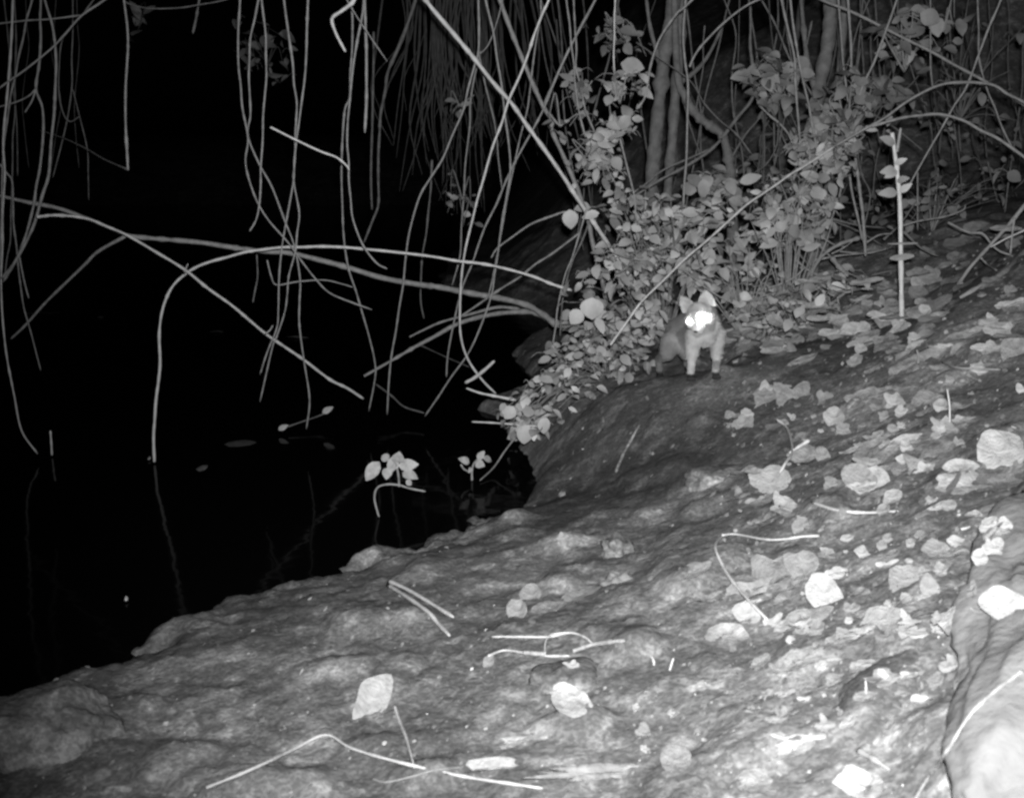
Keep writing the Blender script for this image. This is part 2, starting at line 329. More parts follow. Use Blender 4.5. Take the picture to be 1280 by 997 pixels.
S("forked upper arm of the bent bough with a blunt left end", [(512,421),(530,412),(553,402),(590,392),(622,384),(650,386)], 6.3, 6.6, 3, 6, 'mid', name='arching_branch', cat='branch', group=AB)
S("straight grey stick rising from the bent bough to the leafy stems", [(575,396),(600,379),(650,346),(690,317),(726,290)], 6.3, 6, 4, 4, 'mid', name='lodged_stick', cat='stick', group=AB)
S("curved twig reaching left from a broad leaf down to the vines", [(614,322),(622,310),(642,295),(664,280),(690,270),(706,265),(716,268)], 5.9, 5.8, 3, 4, 'mid', name='lodged_stick', cat='twig', group=AB)
S("pale stub of broken stick poking up beside the inlet", [(582,478),(593,472),(606,462),(618,451)], 5.6, 5.5, 7, 5.5, 'pale', name='broken_stick', cat='stick', group=AB)
S("pale twig pointing left out of the trailing leaves", [(583,485),(600,491),(620,495),(645,500)], 5.4, 5.4, 3, 6, 'pale', name='broken_stick', cat='stick', group=AB, roof=False)
S("level pale twig under the trailing leaves", [(590,527),(612,528),(640,530),(672,533)], 5.3, 5.25, 3, 4, 'pale', name='broken_stick', cat='stick', group=AB, roof=False)
S("thin stick leaning from the lowest leaves down into the dark inlet", [(645,545),(630,565),(617,584),(600,600)], 5.3, 5.1, 3.5, 2.5, 'mid', name='broken_stick', cat='stick', group=AB, roof=False)
S("tall vine weaving down past the arch into the water", [(440,0),(440,64),(437,122),(431,138),(428,177),(428,257),(431,308),(436,337),(452,388),(468,449),(469,471),(461,514)], 5, 6, 4, 3)
S("vine crossing its neighbour then sweeping right in a curled foot", [(455,0),(453,19),(441,87),(437,128),(434,180),(436,225),(441,273),(453,305),(470,328),(484,336)], 5.1, 5.1, 4, 3)
S("short vine ending in a small frayed tuft", [(456,0),(458,64),(458,128),(456,166)], 5.2, 5.2, 4, 5)
S("pale crooked branch tip elbowed at the top of the picture", [(445,-6),(440,4),(427,14),(415,24),(420,42),(426,54),(432,65)], 4.8, 4.9, 8, 4.5, 'pale', name='crooked_branch', cat='branch', group=TH, roof=False)
S("thin twig slanting right from the crooked branch tip", [(437,6),(460,42),(484,77)], 4.9, 5, 3, 2, name='crooked_branch', cat='twig', group=TH)
S("dark kinked vine in front of the hanging root curtain", [(513,20),(485,90),(476,141),(473,193),(473,255),(466,275),(455,303)], 7.2, 7, 6, 4, 'dim')
S("dark straight vine left of the root curtain", [(467,40),(466,120),(464,200),(465,262)], 7.4, 7.4, 4, 4, 'dim')
S("vine leaning left in a long curve to the water by the inlet", [(598,0),(598,64),(593,83),(579,138),(553,199),(524,247),(512,289),(507,323),(504,355),(495,413),(486,478),(484,518)], 5.2, 6, 3.8, 3.2)
S("long vine bowing right and back to brush the inlet", [(607,0),(617,42),(627,106),(636,180),(638,212),(628,273),(623,312),(614,370),(600,410),(585,442),(564,471),(531,520)], 5.3, 6, 4, 3)
S("brightest leaning vine, crossing in front of the big sloping cane", [(686,0),(680,13),(659,71),(636,125),(617,180),(604,225),(591,273),(582,310),(577,345),(575,384),(576,420),(585,449),(603,475),(620,492)], 5, 5.8, 4.5, 4, 'pale')
S("big smooth pale cane sloping down right into the leafy mass", [(532,0),(565,40),(598,80),(640,130),(680,186),(725,253),(744,281),(770,320),(800,362)], 5.1, 5.9, 8, 7, 'pale', name='sloping_cane', cat='branch', group=TH)
S("stout grey branch behind the big cane with a knotted elbow", [(625,0),(649,64),(680,135),(691,150),(690,163),(706,199),(722,237),(735,275),(745,320),(758,380)], 5.8, 6.3, 8, 8, 'mid', name='sloping_cane', cat='branch', group=TH)
S("thin vine crossing right of the brightest leaning vine", [(676,0),(676,19),(665,90),(659,138),(643,205),(627,289),(620,325),(610,372)], 5.7, 6.1, 3, 2.5)
S("vine leaning from the knotted elbow down to the inlet", [(712,60),(680,135),(665,164),(633,225),(607,282),(590,330),(578,359),(568,400),(560,442),(558,471)], 5.7, 6.2, 4, 3)
S("faint upright vine left of the leaf sprigs", [(601,64),(588,128),(585,177),(580,241),(575,320),(565,357)], 6.3, 6.4, 3, 2.4)
S("short thin vine between the leaning ones", [(598,64),(617,148),(623,199),(628,240)], 6.2, 6.2, 2.6, 2, 'mid')
S("small twig curving at the top between the canes", [(628,0),(622,25),(611,55),(600,68)], 5.9, 5.9, 3, 2, 'mid', name='crooked_branch', cat='twig', group=TH)
S("dim vine hanging behind the arch above the bent bough", [(540,200),(535,269),(528,319),(526,377),(530,398)], 6.9, 6.9, 3.4, 2.6, 'dim')
S("thin stem dropping from the arch end to the trailing leaves", [(733,262),(722,300),(706,345),(697,385),(691,430)], 5.7, 5.7, 3, 3)
S("thin stem parallel to it, slightly further right and dimmer", [(742,262),(728,300),(714,330),(704,370),(700,420)], 5.9, 5.9, 3, 3, 'dim')
S("slim double stem hanging from the top, left one of the pair", [(708,0),(714,55),(719,106),(724,141),(732,172)], 5.7, 5.8, 3.4, 3, group=TH)
S("slim double stem hanging from the top, right one of the pair", [(717,0),(719,38),(720,85),(732,138),(757,205),(777,246)], 5.8, 5.9, 3, 3.6, group=TH)
S("grey twig crossing the slim double stem down to the left", [(744,0),(728,30),(712,61),(696,95),(680,130)], 5.9, 5.9, 5, 4, name='crooked_branch', cat='twig', group=TH)
S("straight pale thread hanging to the topmost leaf sprig", [(769,0),(768,45),(768,92)], 5.5, 5.5, 3, 3, 'pale')
S("stem arching from the trunk tops down to the leaf sprigs", [(857,8),(847,16),(825,48),(813,83),(807,119),(796,137)], 5.7, 5.6, 4, 4, 'mid', group=TH)
S("upright stem running down beside the twin trunk", [(857,0),(854,42),(860,106),(858,199),(854,265)], 5.9, 6, 4, 4, 'mid', group=TH)
S("thin bow of stem arching up to the top right of the twin trunk", [(862,84),(867,72),(879,55),(908,26),(937,5),(965,-6)], 5.8, 5.8, 4, 3.4, 'mid', group=TH, roof=False)
S("thin dim stem left of the forked branch", [(881,32),(879,83),(870,137)], 6.6, 6.6, 2.4, 2.2, 'dim', group=TH)
S("stem rising out of the leaf mass through two sprigs", [(775,173),(783,205),(793,246),(797,300)], 5.6, 5.7, 3.6, 3.6, 'mid', group=TH)
S("twig strung between the twin trunk base and forked branch", [(780,250),(793,245),(825,225),(857,208),(885,190),(902,174)], 5.9, 6.6, 4, 6, 'mid', name='crooked_branch', cat='twig', group=TH, roof=False)
S("second finer twig just above that strung one", [(793,240),(830,212),(866,196),(895,183)], 6.2, 6.7, 2.6, 3.4, 'mid', name='crooked_branch', cat='twig', group=TH, roof=False)
S("right arm of the forked branch climbing towards the top", [(903,172),(921,148),(940,124),(943,100),(938,60),(938,6)], 6.7, 6.6, 7, 4, 'dim', name='crooked_branch', cat='branch', group=TH, roof=False)
S("thin arm leaning right beside the forked branch", [(915,196),(932,168),(950,146),(958,120)], 6.7, 6.6, 4, 3, 'dim', name='crooked_branch', cat='twig', group=TH)
S("winding twig curling right of the forked branch", [(945,120),(950,132),(964,146),(975,155),(987,170),(992,185)], 6.3, 6.3, 4, 3, 'mid', name='crooked_branch', cat='twig', group=TH)
S("small drooping twig falling from the winding one", [(973,160),(970,185),(958,205),(943,216)], 6.4, 6.4, 2.4, 2, 'dim', name='crooked_branch', cat='twig', group=TH)
S("long straight pale cane laid across the leaf mass above the animal", [(763,431),(802,377),(857,323),(900,286),(932,257),(970,231),(1010,205),(1045,182)], 5.05, 5.6, 4, 4.5, 'pale', name='sloping_cane', cat='branch', group=TH)
S("upright stem in the right thicket, left of the thick trunks", [(977,0),(993,71),(996,128),(1000,178)], 6, 6, 5, 3.6, 'mid', group=TH)
S("stem beside it that leans slightly right lower down", [(988,0),(996,60),(1006,110),(1015,155),(1023,196)], 5.9, 5.9, 3.6, 4, 'mid', group=TH)
S("stem just right of the thicket trunk", [(1048,0),(1054,80),(1060,128)], 6.2, 6.2, 4, 3.4, 'mid', group=TH)
S("stouter stem right of the thicket trunk with a smooth pale side", [(1060,0),(1062,30),(1064,60),(1064,93)], 6, 6, 5.5, 4, 'mid', group=TH)
S("thin cane slanting down left from the top into the right thicket", [(1121,0),(1107,40),(1093,77),(1081,102),(1070,130)], 5.7, 5.8, 4, 4, 'mid', name='sloping_cane', cat='branch', group=TH)
S("long straight cane slanting across both right arches", [(1251,0),(1224,67),(1208,109),(1179,157),(1134,236)], 5.6, 5.8, 4, 3.4, 'mid', name='sloping_cane', cat='branch', group=TH)
S("long branch descending from the top to the right edge", [(1015,-6),(1060,13),(1105,35),(1163,64),(1221,96),(1262,120),(1300,143)], 6.1, 6, 5, 5, 'mid', name='arching_cane', cat='branch', group=TH, roof=False)
S("upper of the two long arches at the right edge", [(1000,208),(1040,185),(1076,164),(1105,148),(1137,125),(1173,107),(1205,103),(1240,106),(1280,128),(1300,142)], 5.7, 5.7, 4.4, 5, 'mid', name='arching_cane', cat='branch', group=TH, roof=False)
S("lower of the two long arches at the right edge", [(1090,158),(1125,148),(1176,143),(1205,151),(1247,173),(1280,196),(1300,212)], 5.7, 5.6, 5, 5, 'mid', name='arching_cane', cat='branch', group=TH, roof=False)
S("thin stem hanging at the far right crossing both arches", [(1222,0),(1224,74),(1234,112),(1253,160),(1269,192)], 6.2, 6.2, 3, 3, 'mid', group=TH)
S("thin thread strung with small leaves in the upper right", [(1163,0),(1163,60),(1166,111)], 6, 6, 2.4, 2, 'mid', group=TH)
S("slim dead stake standing right of the thicket's lowest stems", [(1067,180),(1075,241),(1080,289),(1082,320)], 6.1, 6.1, 5, 7, 'mid', name='dead_stake', cat='stake', group=TH)
S("leaning stalk crossing behind the slim dead stake", [(1057,186),(1051,237),(1035,285)], 6, 6, 4, 3.4, 'mid', group=TH)
S("short cut stub beside the slim dead stake", [(1062,218),(1065,240),(1073,275),(1078,300)], 6, 6, 4, 4, 'mid', name='dead_stake', cat='stake', group=TH)
S("bare pole rising alone at the top edge of the slope", [(1235,202),(1240,226),(1247,252)], 7.6, 7.6, 3, 3.4, 'dim', name='dead_stake', cat='stake', group=TH)
S("thin upright twig right of the tall pale stake", [(1147,212),(1147,250),(1147,288)], 6.6, 6.6, 3, 3, 'mid', name='dead_stake', cat='stake', group=TH)
S("pale stick lying level along the brow of the slope", [(1128,282),(1150,276),(1180,271),(1203,263),(1207,256)], 6.4, 6.4, 4, 3, 'mid', name='lying_stick', cat='stick', group=TH)
S("thin root crossing the fallen branches at the right edge", [(1185,278),(1210,290),(1228,292),(1240,306),(1250,314),(1264,319)], 5.6, 5.4, 4, 3.4, 'mid', name='lying_stick', cat='root', group=TH)
S("fallen branch sloping from the right edge down to the leaf litter", [(1300,238),(1280,258),(1262,280),(1240,304),(1213,334),(1195,358),(1172,375)], 5.4, 5.4, 8, 6, 'mid', name='lying_stick', cat='branch', group=TH, roof=False)
S("thick grey log end sloping out of the right edge", [(1310,296),(1280,318),(1254,341),(1225,358),(1200,372)], 5.1, 5.2, 16, 7, 'mid', name='fallen_log', cat='log', group=TH, roof=False)
S("pale tipped stick bridging the fallen branches at the right edge", [(1300,277),(1280,288),(1258,298),(1238,309)], 5.3, 5.3, 4, 3, 'pale', name='lying_stick', cat='stick', group=TH, roof=False)
S("short upright twig joining the two fallen branches", [(1268,272),(1265,296),(1263,318)], 5.3, 5.3, 4, 4, 'mid', name='lying_stick', cat='twig', group=TH)
S("small forked twig below the crossing of fallen branches", [(1226,322),(1234,330),(1246,338)], 5.2, 5.2, 4, 3, 'mid', name='lying_stick', cat='twig', group=TH)
S("curved root looping down from the thicket to the slope", [(1075,297),(1050,305),(1030,318),(1016,338),(1011,365)], 5.9, 5.8, 7, 6, 'mid', name='looping_root', cat='root', group=TH)
S("broken grey stake leaning in the hollow under the thicket", [(1040,322),(1050,335),(1060,345)], 5.9, 5.8, 9, 8, 'mid', name='looping_root', cat='stake', group=TH)
S("low stick slanting in the dark gap at the thicket foot", [(997,345),(985,362),(974,378)], 5.7, 5.6, 5, 4, 'mid', name='looping_root', cat='stick', group=TH)
S("twig bridging the dark gap at the thicket foot", [(960,360),(978,354),(995,345),(1006,334)], 5.7, 5.7, 4, 3, 'mid', name='looping_root', cat='twig', group=TH)
S("straight twig sloping behind the animal's head down to the right", [(852,336),(868,348),(884,361),(900,371),(915,378)], 5.6, 5.5, 3, 3, 'mid', name='looping_root', cat='twig', group=TH)

# thick stems with their own bark and a foot in the ground
def trunk(label, pts, d, w0, w1, m, cat='tree', forks=(), name='slender_tree'):
    base = at(pts[-1][0], pts[-1][1], d); g = hgt(base.x, base.y)
    root = empty(name, (base.x, base.y, g)); tag(root, label, cat, 'slender trunks in the thicket')
    (a, b), (c, e) = pts[0], pts[1]; pts = [(a - (c - a) * .6, -120)] + list(pts)
    P_ = pix_line(pts, d, d); P_.append(Vector((base.x + .02, base.y, g - .15)))
    V, Fc = tube(P_, w0 * d / F / 2, w1 * d / F / 2, 10); mesh_obj('trunk', V, Fc, M[m], root, smooth=True)
    for f in forks:
        V, Fc = tube(pix_line(f, d, d), w0 * .5 * d / F / 2, w0 * .2 * d / F / 2, 7); mesh_obj('limb', V, Fc, M[m], root, smooth=True)
    return root
trunk("left of the twin grey trunks behind the leaf sprigs", [(842,0),(832,60),(824,128),(818,190),(813,250),(815,300)], 6.8, 15, 18, 'dim', forks=[[(828,100),(822,70),(812,30),(806,-20)]])
trunk("right of the twin grey trunks, straighter and slimmer", [(852,0),(850,60),(844,120),(840,180),(834,250),(836,300)], 6.9, 15, 10, 'dim', forks=[[(846,105),(866,92),(885,70),(905,30)]])
trunk("forked grey trunk with an elbow right of the twin trunks", [(846,80),(856,120),(872,145),(889,158),(903,170),(911,199),(914,232),(916,285)], 6.75, 8, 14, 'dim')
trunk("broad dim trunk rising through the right thicket", [(1038,0),(1036,48),(1026,100),(1018,150),(1012,193),(1016,289)], 6.7, 18, 16, 'dim', forks=[[(1022,120),(1010,80),(1004,30),(1000,-20)]])
trunk("dim trunk close right of the broad one, forked low", [(1056,0),(1052,60),(1048,120),(1040,190),(1030,300)], 7.0, 9, 12, 'dim', forks=[[(1040,190),(1052,150),(1066,110),(1076,60)]])
trunk("faint trunk at the back between forked trunk and thicket", [(1000,20),(985,90),(978,150),(976,210),(975,260)], 7.6, 8, 10, 'dark')

# the tall pale stake at the top of the slope, with its few leaves
b = gpt(1127, 402)
root = empty('leafy_stake', b); tag(root, "tall pale stake standing upright on the slope with tiny leaves", "stake")
P_ = pix_line([(1115,166),(1119,195),(1121,209),(1125,257),(1126,320),(1127,400)], b.y, b.y) + [b + Vector((0, 0, -.1))]
V, Fc = tube(P_, 5 * b.y / F / 2, 6.5 * b.y / F / 2, 8); mesh_obj('pole', V, Fc, M['pale'], root, smooth=True)
V, Fc = tube(pix_line([(1121,190),(1124,172),(1126,160)], b.y, b.y), .008, .005, 6); mesh_obj('side_twig', V, Fc, M['mid'], root)
V, Fc = [], []
for u, v, du, dv, L in [(1120,212,-14,2,24),(1118,205,14,-6,16),(1121,226,8,-2,18),(1122,240,-24,2,26),(1124,240,12,-8,18),(1114,165,-8,-2,10),(1119,180,-16,-8,24),(1122,213,-18,10,20)]:
    c = at(u, v, b.y - .02); leaf(V, Fc, c, at(u + du, v + dv, b.y - .05) - c, Vector((0, -1, .3)), L * b.y / F, L * .5 * b.y / F)
mesh_obj('leaves', V, Fc, M['leaf'], root, smooth=True)

# background tangle: many thin stems that nothing tells apart
for i in range(64):
    if i < 24: u = random.uniform(930, 1110); d = random.uniform(6.3, 8); vb = random.uniform(180, 330)
    elif i < 38: u = random.uniform(700, 930); d = random.uniform(6.5, 8.5); vb = random.uniform(200, 330)
    else: u = random.uniform(1090, 1290); d = random.uniform(7, 9.5); vb = random.uniform(150, 270)
    lean = random.gauss(0, 70); top = random.choice([-60, -60, random.uniform(0, 150)])
    pts = [(u + lean, top), (u + lean * .6 + random.gauss(0, 6), top + (vb - top) * .35), (u + lean * .25 + random.gauss(0, 6), top + (vb - top) * .7), (u, vb)]
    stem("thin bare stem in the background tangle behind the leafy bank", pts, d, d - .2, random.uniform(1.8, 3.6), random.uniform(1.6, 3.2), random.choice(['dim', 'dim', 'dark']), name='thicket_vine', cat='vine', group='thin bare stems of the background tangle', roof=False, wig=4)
# low crossing twigs on the slope brow
for i in range(18):
    u = random.uniform(985, 1130); v = random.uniform(240, 345); d = random.uniform(5.7, 6.6); an = random.uniform(-1.2, 1.2); L = random.uniform(25, 70)
    stem("low bare twig criss-crossing at the foot of the right thicket", [(u, v), (u + L * .5 * math.cos(an), v + L * .5 * math.sin(an) + random.gauss(0, 5)), (u + L * math.cos(an), v + L * math.sin(an))], d, d, random.uniform(2.5, 5), 2, random.choice(['mid', 'mid', 'dim']), name='low_twig', cat='twig', group='low twigs at the thicket foot', roof=False)

# the curtain of roots and dry grass hanging behind the vines, and the earth bank it hangs from
def root_curtain():
    root = empty('root_curtain', at(575, 250, 8.6)); tag(root, "dim curtain of fine hanging roots behind the leaning vines", "hanging roots")
    V, Fc = [], []
    for i in range(80):
        u = random.triangular(478, 690, 560); d = random.uniform(8.2, 9)
        L = random.uniform(140, 300) * (1 - abs(u - 570) / 260)
        uu = u + (u - 570) * .35 + random.gauss(0, 4)
        tube(pix_line([(u, -40), (u + random.gauss(0, 9) + (uu - u) * .3, L * .3), (u + random.gauss(0, 9) + (uu - u) * .7, L * .7), (uu + random.gauss(0, 12), L)], d, d), random.uniform(.004, .016), .003, 4, False, V, Fc, 4)
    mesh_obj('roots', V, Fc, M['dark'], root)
root_curtain()

# ------------------------------------------------------------------ plants
def inside(poly, u, v):
    c = False; n_ = len(poly)
    for i in range(n_):
        x1, y1 = poly[i]; x2, y2 = poly[(i + 1) % n_]
        if (y1 > v) != (y2 > v) and u < (x2 - x1) * (v - y1) / (y2 - y1) + x1: c = not c
    return c
def plant(name, label, cat, poly, dr, nleaf, size, root_uv, nstem, m='leaf', ms='mid', group=None, clump=.6, face=.62, floor=True):
    """leaves fill a volume: polygon in the lens direction, dr = range of real distances"""
    if nleaf > 100: nleaf = int(nleaf * .7); nstem = int(nstem * 1.4)
    if not floor and nleaf > 20: nleaf = int(nleaf * 1.25); size *= .84
    xs = [p[0] for p in poly]; ys = [p[1] for p in poly]
    rY = ground_hits([root_uv[0]], [root_uv[1]])[0] if floor else (dr[0] + dr[1]) / 2
    rY = min(rY, dr[1] + .2); r_ = at(root_uv[0], root_uv[1], rY); r_.z = max(hgt(r_.x, r_.y), 0) - .02 if floor else r_.z
    root = empty(name, r_); tag(root, label, cat, group)
    def pick():
        while True:
            u = random.uniform(min(xs), max(xs)); v = random.uniform(min(ys), max(ys))
            if inside(poly, u, v): return u, v
    # stems first, leaves in clumps along them
    SV, SF = [], []; nodes = []
    for i in range(nstem):
        u, v = pick(); d = random.uniform(*dr)
        if floor: d = min(d, ground_hits([u], [v])[0] - .06)
        tip = at(u, v, d); mid = r_.lerp(tip, .5) + Vector((random.gauss(0, .05), random.gauss(0, .05), random.uniform(.02, .16)))
        if floor: mid.z = max(mid.z, hgt(mid.x, mid.y) + .03)
        tube([r_, mid, tip], .005, .002, 5, False, SV, SF, 6)
        for k in range(4): t = .35 + .65 * k / 3; nodes.append((r_.lerp(mid, t * 2) if t < .5 else mid.lerp(tip, t * 2 - 1)))
    mesh_obj('stems', SV, SF, M[ms], root, smooth=True)
    uv = []; cl = [(*pick(), random.uniform(*dr)) for _ in range(max(3, nleaf // 9))]
    for i in range(nleaf):
        if random.random() < clump:
            for _ in range(8):
                a, b_, d = random.choice(cl); s = size * 1.1; u = a + random.gauss(0, s); v = b_ + random.gauss(0, s * .7)
                if inside(poly, u, v): break
            else: u, v = pick()
            d += random.gauss(0, .07)
        else: u, v = pick(); d = random.uniform(*dr)
        uv.append((u, v, d))
    g = ground_hits([a[0] for a in uv], [a[1] for a in uv]) if floor else [99] * len(uv)
    V, Fc = [], []
    for (u, v, d), gy in zip(uv, g):
        d = min(d, gy - random.uniform(.04, .2)); c = at(u, v, d)
        s = random.choice([.45, .65, .8, .95, 1.15]) * random.uniform(.85, 1.15) * size * d / F
        up = Vector((0, -face, 1 - face * .4)) + rv(.5); ax = rv(1); ax.z *= .4; ax = ax - up.normalized() * ax.dot(up.normalized()) * .8; ax.z -= .25
        leaf(V, Fc, c, ax, up, s, s * random.uniform(.42, .8), curl=random.uniform(0, .3), fold=random.uniform(0, .35), n_=5)
        if random.random() < .35:
            tube([c, c - ax.normalized() * s * .4 + Vector((0, .01, .0)), c - ax.normalized() * s * .8 + Vector((0, .03, -.03))], .0018, .0018, 4, False, SV := [], SF2 := [], 3)
            k0 = len(V); V += SV; Fc += [tuple(k0 + q for q in f) for f in SF2]
    mesh_obj('leaves', V, Fc, M[m], root, smooth=True)
    return root
LM = 'leafy plants of the bank'
plant('trailing_bramble', "low bramble spilling over the mud edge above the dark inlet", "bramble", [(622,512),(655,480),(690,455),(720,440),(780,425),(822,448),(806,462),(752,480),(722,505),(692,535),(650,548),(625,530)], (5.0,5.75), 330, 17, (760,470), 30, group=LM)
plant('trailing_bramble', "fringe of bramble above the inlet, under the end of the bent bough", "bramble", [(672,437),(690,430),(708,405),(730,400),(790,400),(800,425),(735,445),(690,460),(676,450)], (5.6,6.3), 130, 16, (770,450), 14, group=LM)
plant('leafy_bramble', "dense bramble with a big round leaf, left side of the leafy mass", "bramble", [(700,370),(712,345),(745,330),(765,300),(830,310),(850,360),(845,400),(815,435),(760,430),(725,405)], (5.3,6.2), 320, 19, (790,440), 26, group=LM)
plant('leafy_bramble', "bright bramble filling the space above the animal's back", "bramble", [(728,240),(760,225),(800,232),(850,240),(905,235),(925,262),(900,300),(870,330),(800,345),(760,330),(745,290)], (5.4,6.4), 350, 19, (830,430), 24, group=LM)
plant('leafy_bramble', "bramble mass right behind the animal's head", "bramble", [(850,330),(900,290),(960,280),(990,330),(985,370),(950,392),(912,395),(905,370),(880,358),(858,362)], (5.55,6.3), 300, 18, (930,420), 22, group=LM)
plant('leafy_bramble', "tall bramble leaning on the long pale cane to the right", "bramble", [(930,255),(965,215),(1000,205),(1050,180),(1075,200),(1050,245),(1040,290),(1000,320),(950,310)], (5.6,6.4), 330, 19, (985,400), 22, group=LM)
plant('ground_bramble', "low leaves creeping out from the thicket foot right of the animal", "bramble", [(905,390),(940,372),(1000,350),(1060,330),(1085,345),(1080,375),(1050,392),(1010,400),(975,425),(950,432),(925,415)], (5.0,6.2), 340, 17, (990,400), 24, m='leaf', group=LM, face=.3)
plant('climbing_sprig', "big leaved sprig climbing at the end of the pale thread", "climber", [(752,92),(775,75),(805,82),(812,105),(790,120),(760,122)], (5.4,5.7), 26, 27, (775,130), 5, group=LM, floor=False, face=.7)
plant('climbing_sprig', "sprig of broad leaves halfway between pale thread and cane", "climber", [(745,150),(770,130),(802,130),(800,160),(760,180),(735,185)], (5.4,5.8), 30, 24, (770,180), 5, group=LM, floor=False, face=.7)
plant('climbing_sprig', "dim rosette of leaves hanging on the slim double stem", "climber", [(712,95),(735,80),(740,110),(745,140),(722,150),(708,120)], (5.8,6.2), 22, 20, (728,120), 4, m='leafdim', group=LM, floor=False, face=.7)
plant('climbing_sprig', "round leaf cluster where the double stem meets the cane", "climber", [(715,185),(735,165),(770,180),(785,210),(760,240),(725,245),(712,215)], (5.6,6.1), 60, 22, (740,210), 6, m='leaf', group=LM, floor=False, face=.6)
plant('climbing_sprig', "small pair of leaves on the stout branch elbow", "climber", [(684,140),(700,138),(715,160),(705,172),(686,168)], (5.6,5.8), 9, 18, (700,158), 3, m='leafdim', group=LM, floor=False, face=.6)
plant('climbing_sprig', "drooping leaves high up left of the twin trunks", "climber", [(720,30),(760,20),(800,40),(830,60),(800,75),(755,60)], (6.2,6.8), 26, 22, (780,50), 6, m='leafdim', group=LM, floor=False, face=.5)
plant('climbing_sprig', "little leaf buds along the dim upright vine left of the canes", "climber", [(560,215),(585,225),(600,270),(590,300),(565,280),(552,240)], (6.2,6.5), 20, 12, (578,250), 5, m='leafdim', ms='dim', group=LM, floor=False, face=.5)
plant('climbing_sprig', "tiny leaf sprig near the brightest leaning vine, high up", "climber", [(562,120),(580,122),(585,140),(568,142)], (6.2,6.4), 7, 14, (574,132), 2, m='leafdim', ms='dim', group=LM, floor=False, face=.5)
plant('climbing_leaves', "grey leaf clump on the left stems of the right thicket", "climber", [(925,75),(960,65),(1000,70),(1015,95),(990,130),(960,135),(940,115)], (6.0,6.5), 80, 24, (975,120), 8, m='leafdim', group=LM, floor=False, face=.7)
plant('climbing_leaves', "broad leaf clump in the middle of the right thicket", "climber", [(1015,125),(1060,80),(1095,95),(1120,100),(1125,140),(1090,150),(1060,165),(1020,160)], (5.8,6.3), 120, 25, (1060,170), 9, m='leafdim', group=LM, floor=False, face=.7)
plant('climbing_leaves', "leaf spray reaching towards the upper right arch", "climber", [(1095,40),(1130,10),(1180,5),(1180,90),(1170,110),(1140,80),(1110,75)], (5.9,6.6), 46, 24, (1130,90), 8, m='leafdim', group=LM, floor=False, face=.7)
plant('climbing_leaves', "pair of leaves out on their own right of the leaf spray", "climber", [(1175,20),(1190,18),(1222,20),(1220,30),(1185,42)], (6.2,6.3), 6, 25, (1180,40), 2, m='leafdim', group=LM, floor=False, face=.7)
plant('climbing_leaves', "leaves low on the leaning stems above the cane tip", "climber", [(990,170),(1050,150),(1080,160),(1075,190),(1030,200),(995,210)], (5.7,6.2), 90, 23, (1040,195), 7, m='leaf', group=LM, floor=False, face=.6)
plant('small_seedling', "small seedling leaves at the brow right of the tall stake", "seedling", [(1160,200),(1195,200),(1200,220),(1180,250),(1160,262)], (6.4,6.9), 12, 18, (1165,290), 4, m='leafdim', group=LM, face=.6)
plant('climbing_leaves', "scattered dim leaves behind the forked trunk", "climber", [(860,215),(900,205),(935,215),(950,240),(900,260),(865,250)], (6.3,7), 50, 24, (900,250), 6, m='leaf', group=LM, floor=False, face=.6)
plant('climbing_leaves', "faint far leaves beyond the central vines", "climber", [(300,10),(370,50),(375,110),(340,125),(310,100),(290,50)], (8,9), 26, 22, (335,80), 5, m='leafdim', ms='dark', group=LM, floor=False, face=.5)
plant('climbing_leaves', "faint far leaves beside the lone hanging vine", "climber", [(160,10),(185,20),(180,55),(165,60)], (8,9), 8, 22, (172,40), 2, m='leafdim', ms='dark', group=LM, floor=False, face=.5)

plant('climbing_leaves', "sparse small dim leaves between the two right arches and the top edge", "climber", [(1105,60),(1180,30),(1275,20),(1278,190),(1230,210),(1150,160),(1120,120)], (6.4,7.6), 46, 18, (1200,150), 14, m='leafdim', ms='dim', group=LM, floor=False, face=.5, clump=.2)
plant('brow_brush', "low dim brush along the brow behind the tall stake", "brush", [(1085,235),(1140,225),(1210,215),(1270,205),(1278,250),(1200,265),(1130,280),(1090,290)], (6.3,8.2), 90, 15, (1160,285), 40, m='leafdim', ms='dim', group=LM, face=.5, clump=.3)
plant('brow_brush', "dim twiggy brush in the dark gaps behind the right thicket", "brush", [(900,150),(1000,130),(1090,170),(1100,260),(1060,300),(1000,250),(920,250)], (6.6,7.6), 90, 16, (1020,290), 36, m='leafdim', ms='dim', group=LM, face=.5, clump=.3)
# single big leaves that show on their own
def big_leaf(label, u, v, d, L, Wd, dirp, m='leaf'):
    c = at(u, v, d); V, Fc = [], []
    leaf(V, Fc, c, at(u + dirp[0], v + dirp[1], d) - c, Vector((random.uniform(-.2, .2), -1, .35)), L * d / F, Wd * d / F, .12, .15, n_=9)
    o = mesh_obj('broad_leaf', V, Fc, M[m], smooth=True); recenter(o); tag(o, label, 'leaf', 'broad leaves showing singly')
big_leaf("round broad leaf just below the end of the slender arch", 740, 372, 5.2, 28, 30, (0, 26), 'leaf')
big_leaf("drooping heart-shaped leaf at the end of the curved twig", 712, 262, 5.7, 24, 20, (2, 24))
big_leaf("smaller leaf beside the round broad one on its left", 727, 388, 5.25, 22, 20, (-10, 12))
big_leaf("bright round leaf hanging lowest over the dark inlet", 657, 531, 5.05, 26, 22, (-2, 25))
big_leaf("bright leaf hanging over the mud right of the lowest one", 679, 520, 5.05, 24, 17, (1, 24))
big_leaf("bright leaf at the left tip of the trailing bramble", 642, 508, 5.1, 20, 18, (-10, 14))
big_leaf("lone pale oval leaf lying over the thicket foot", 1020, 382, 5.0, 18, 12, (10, -14), 'leaf')
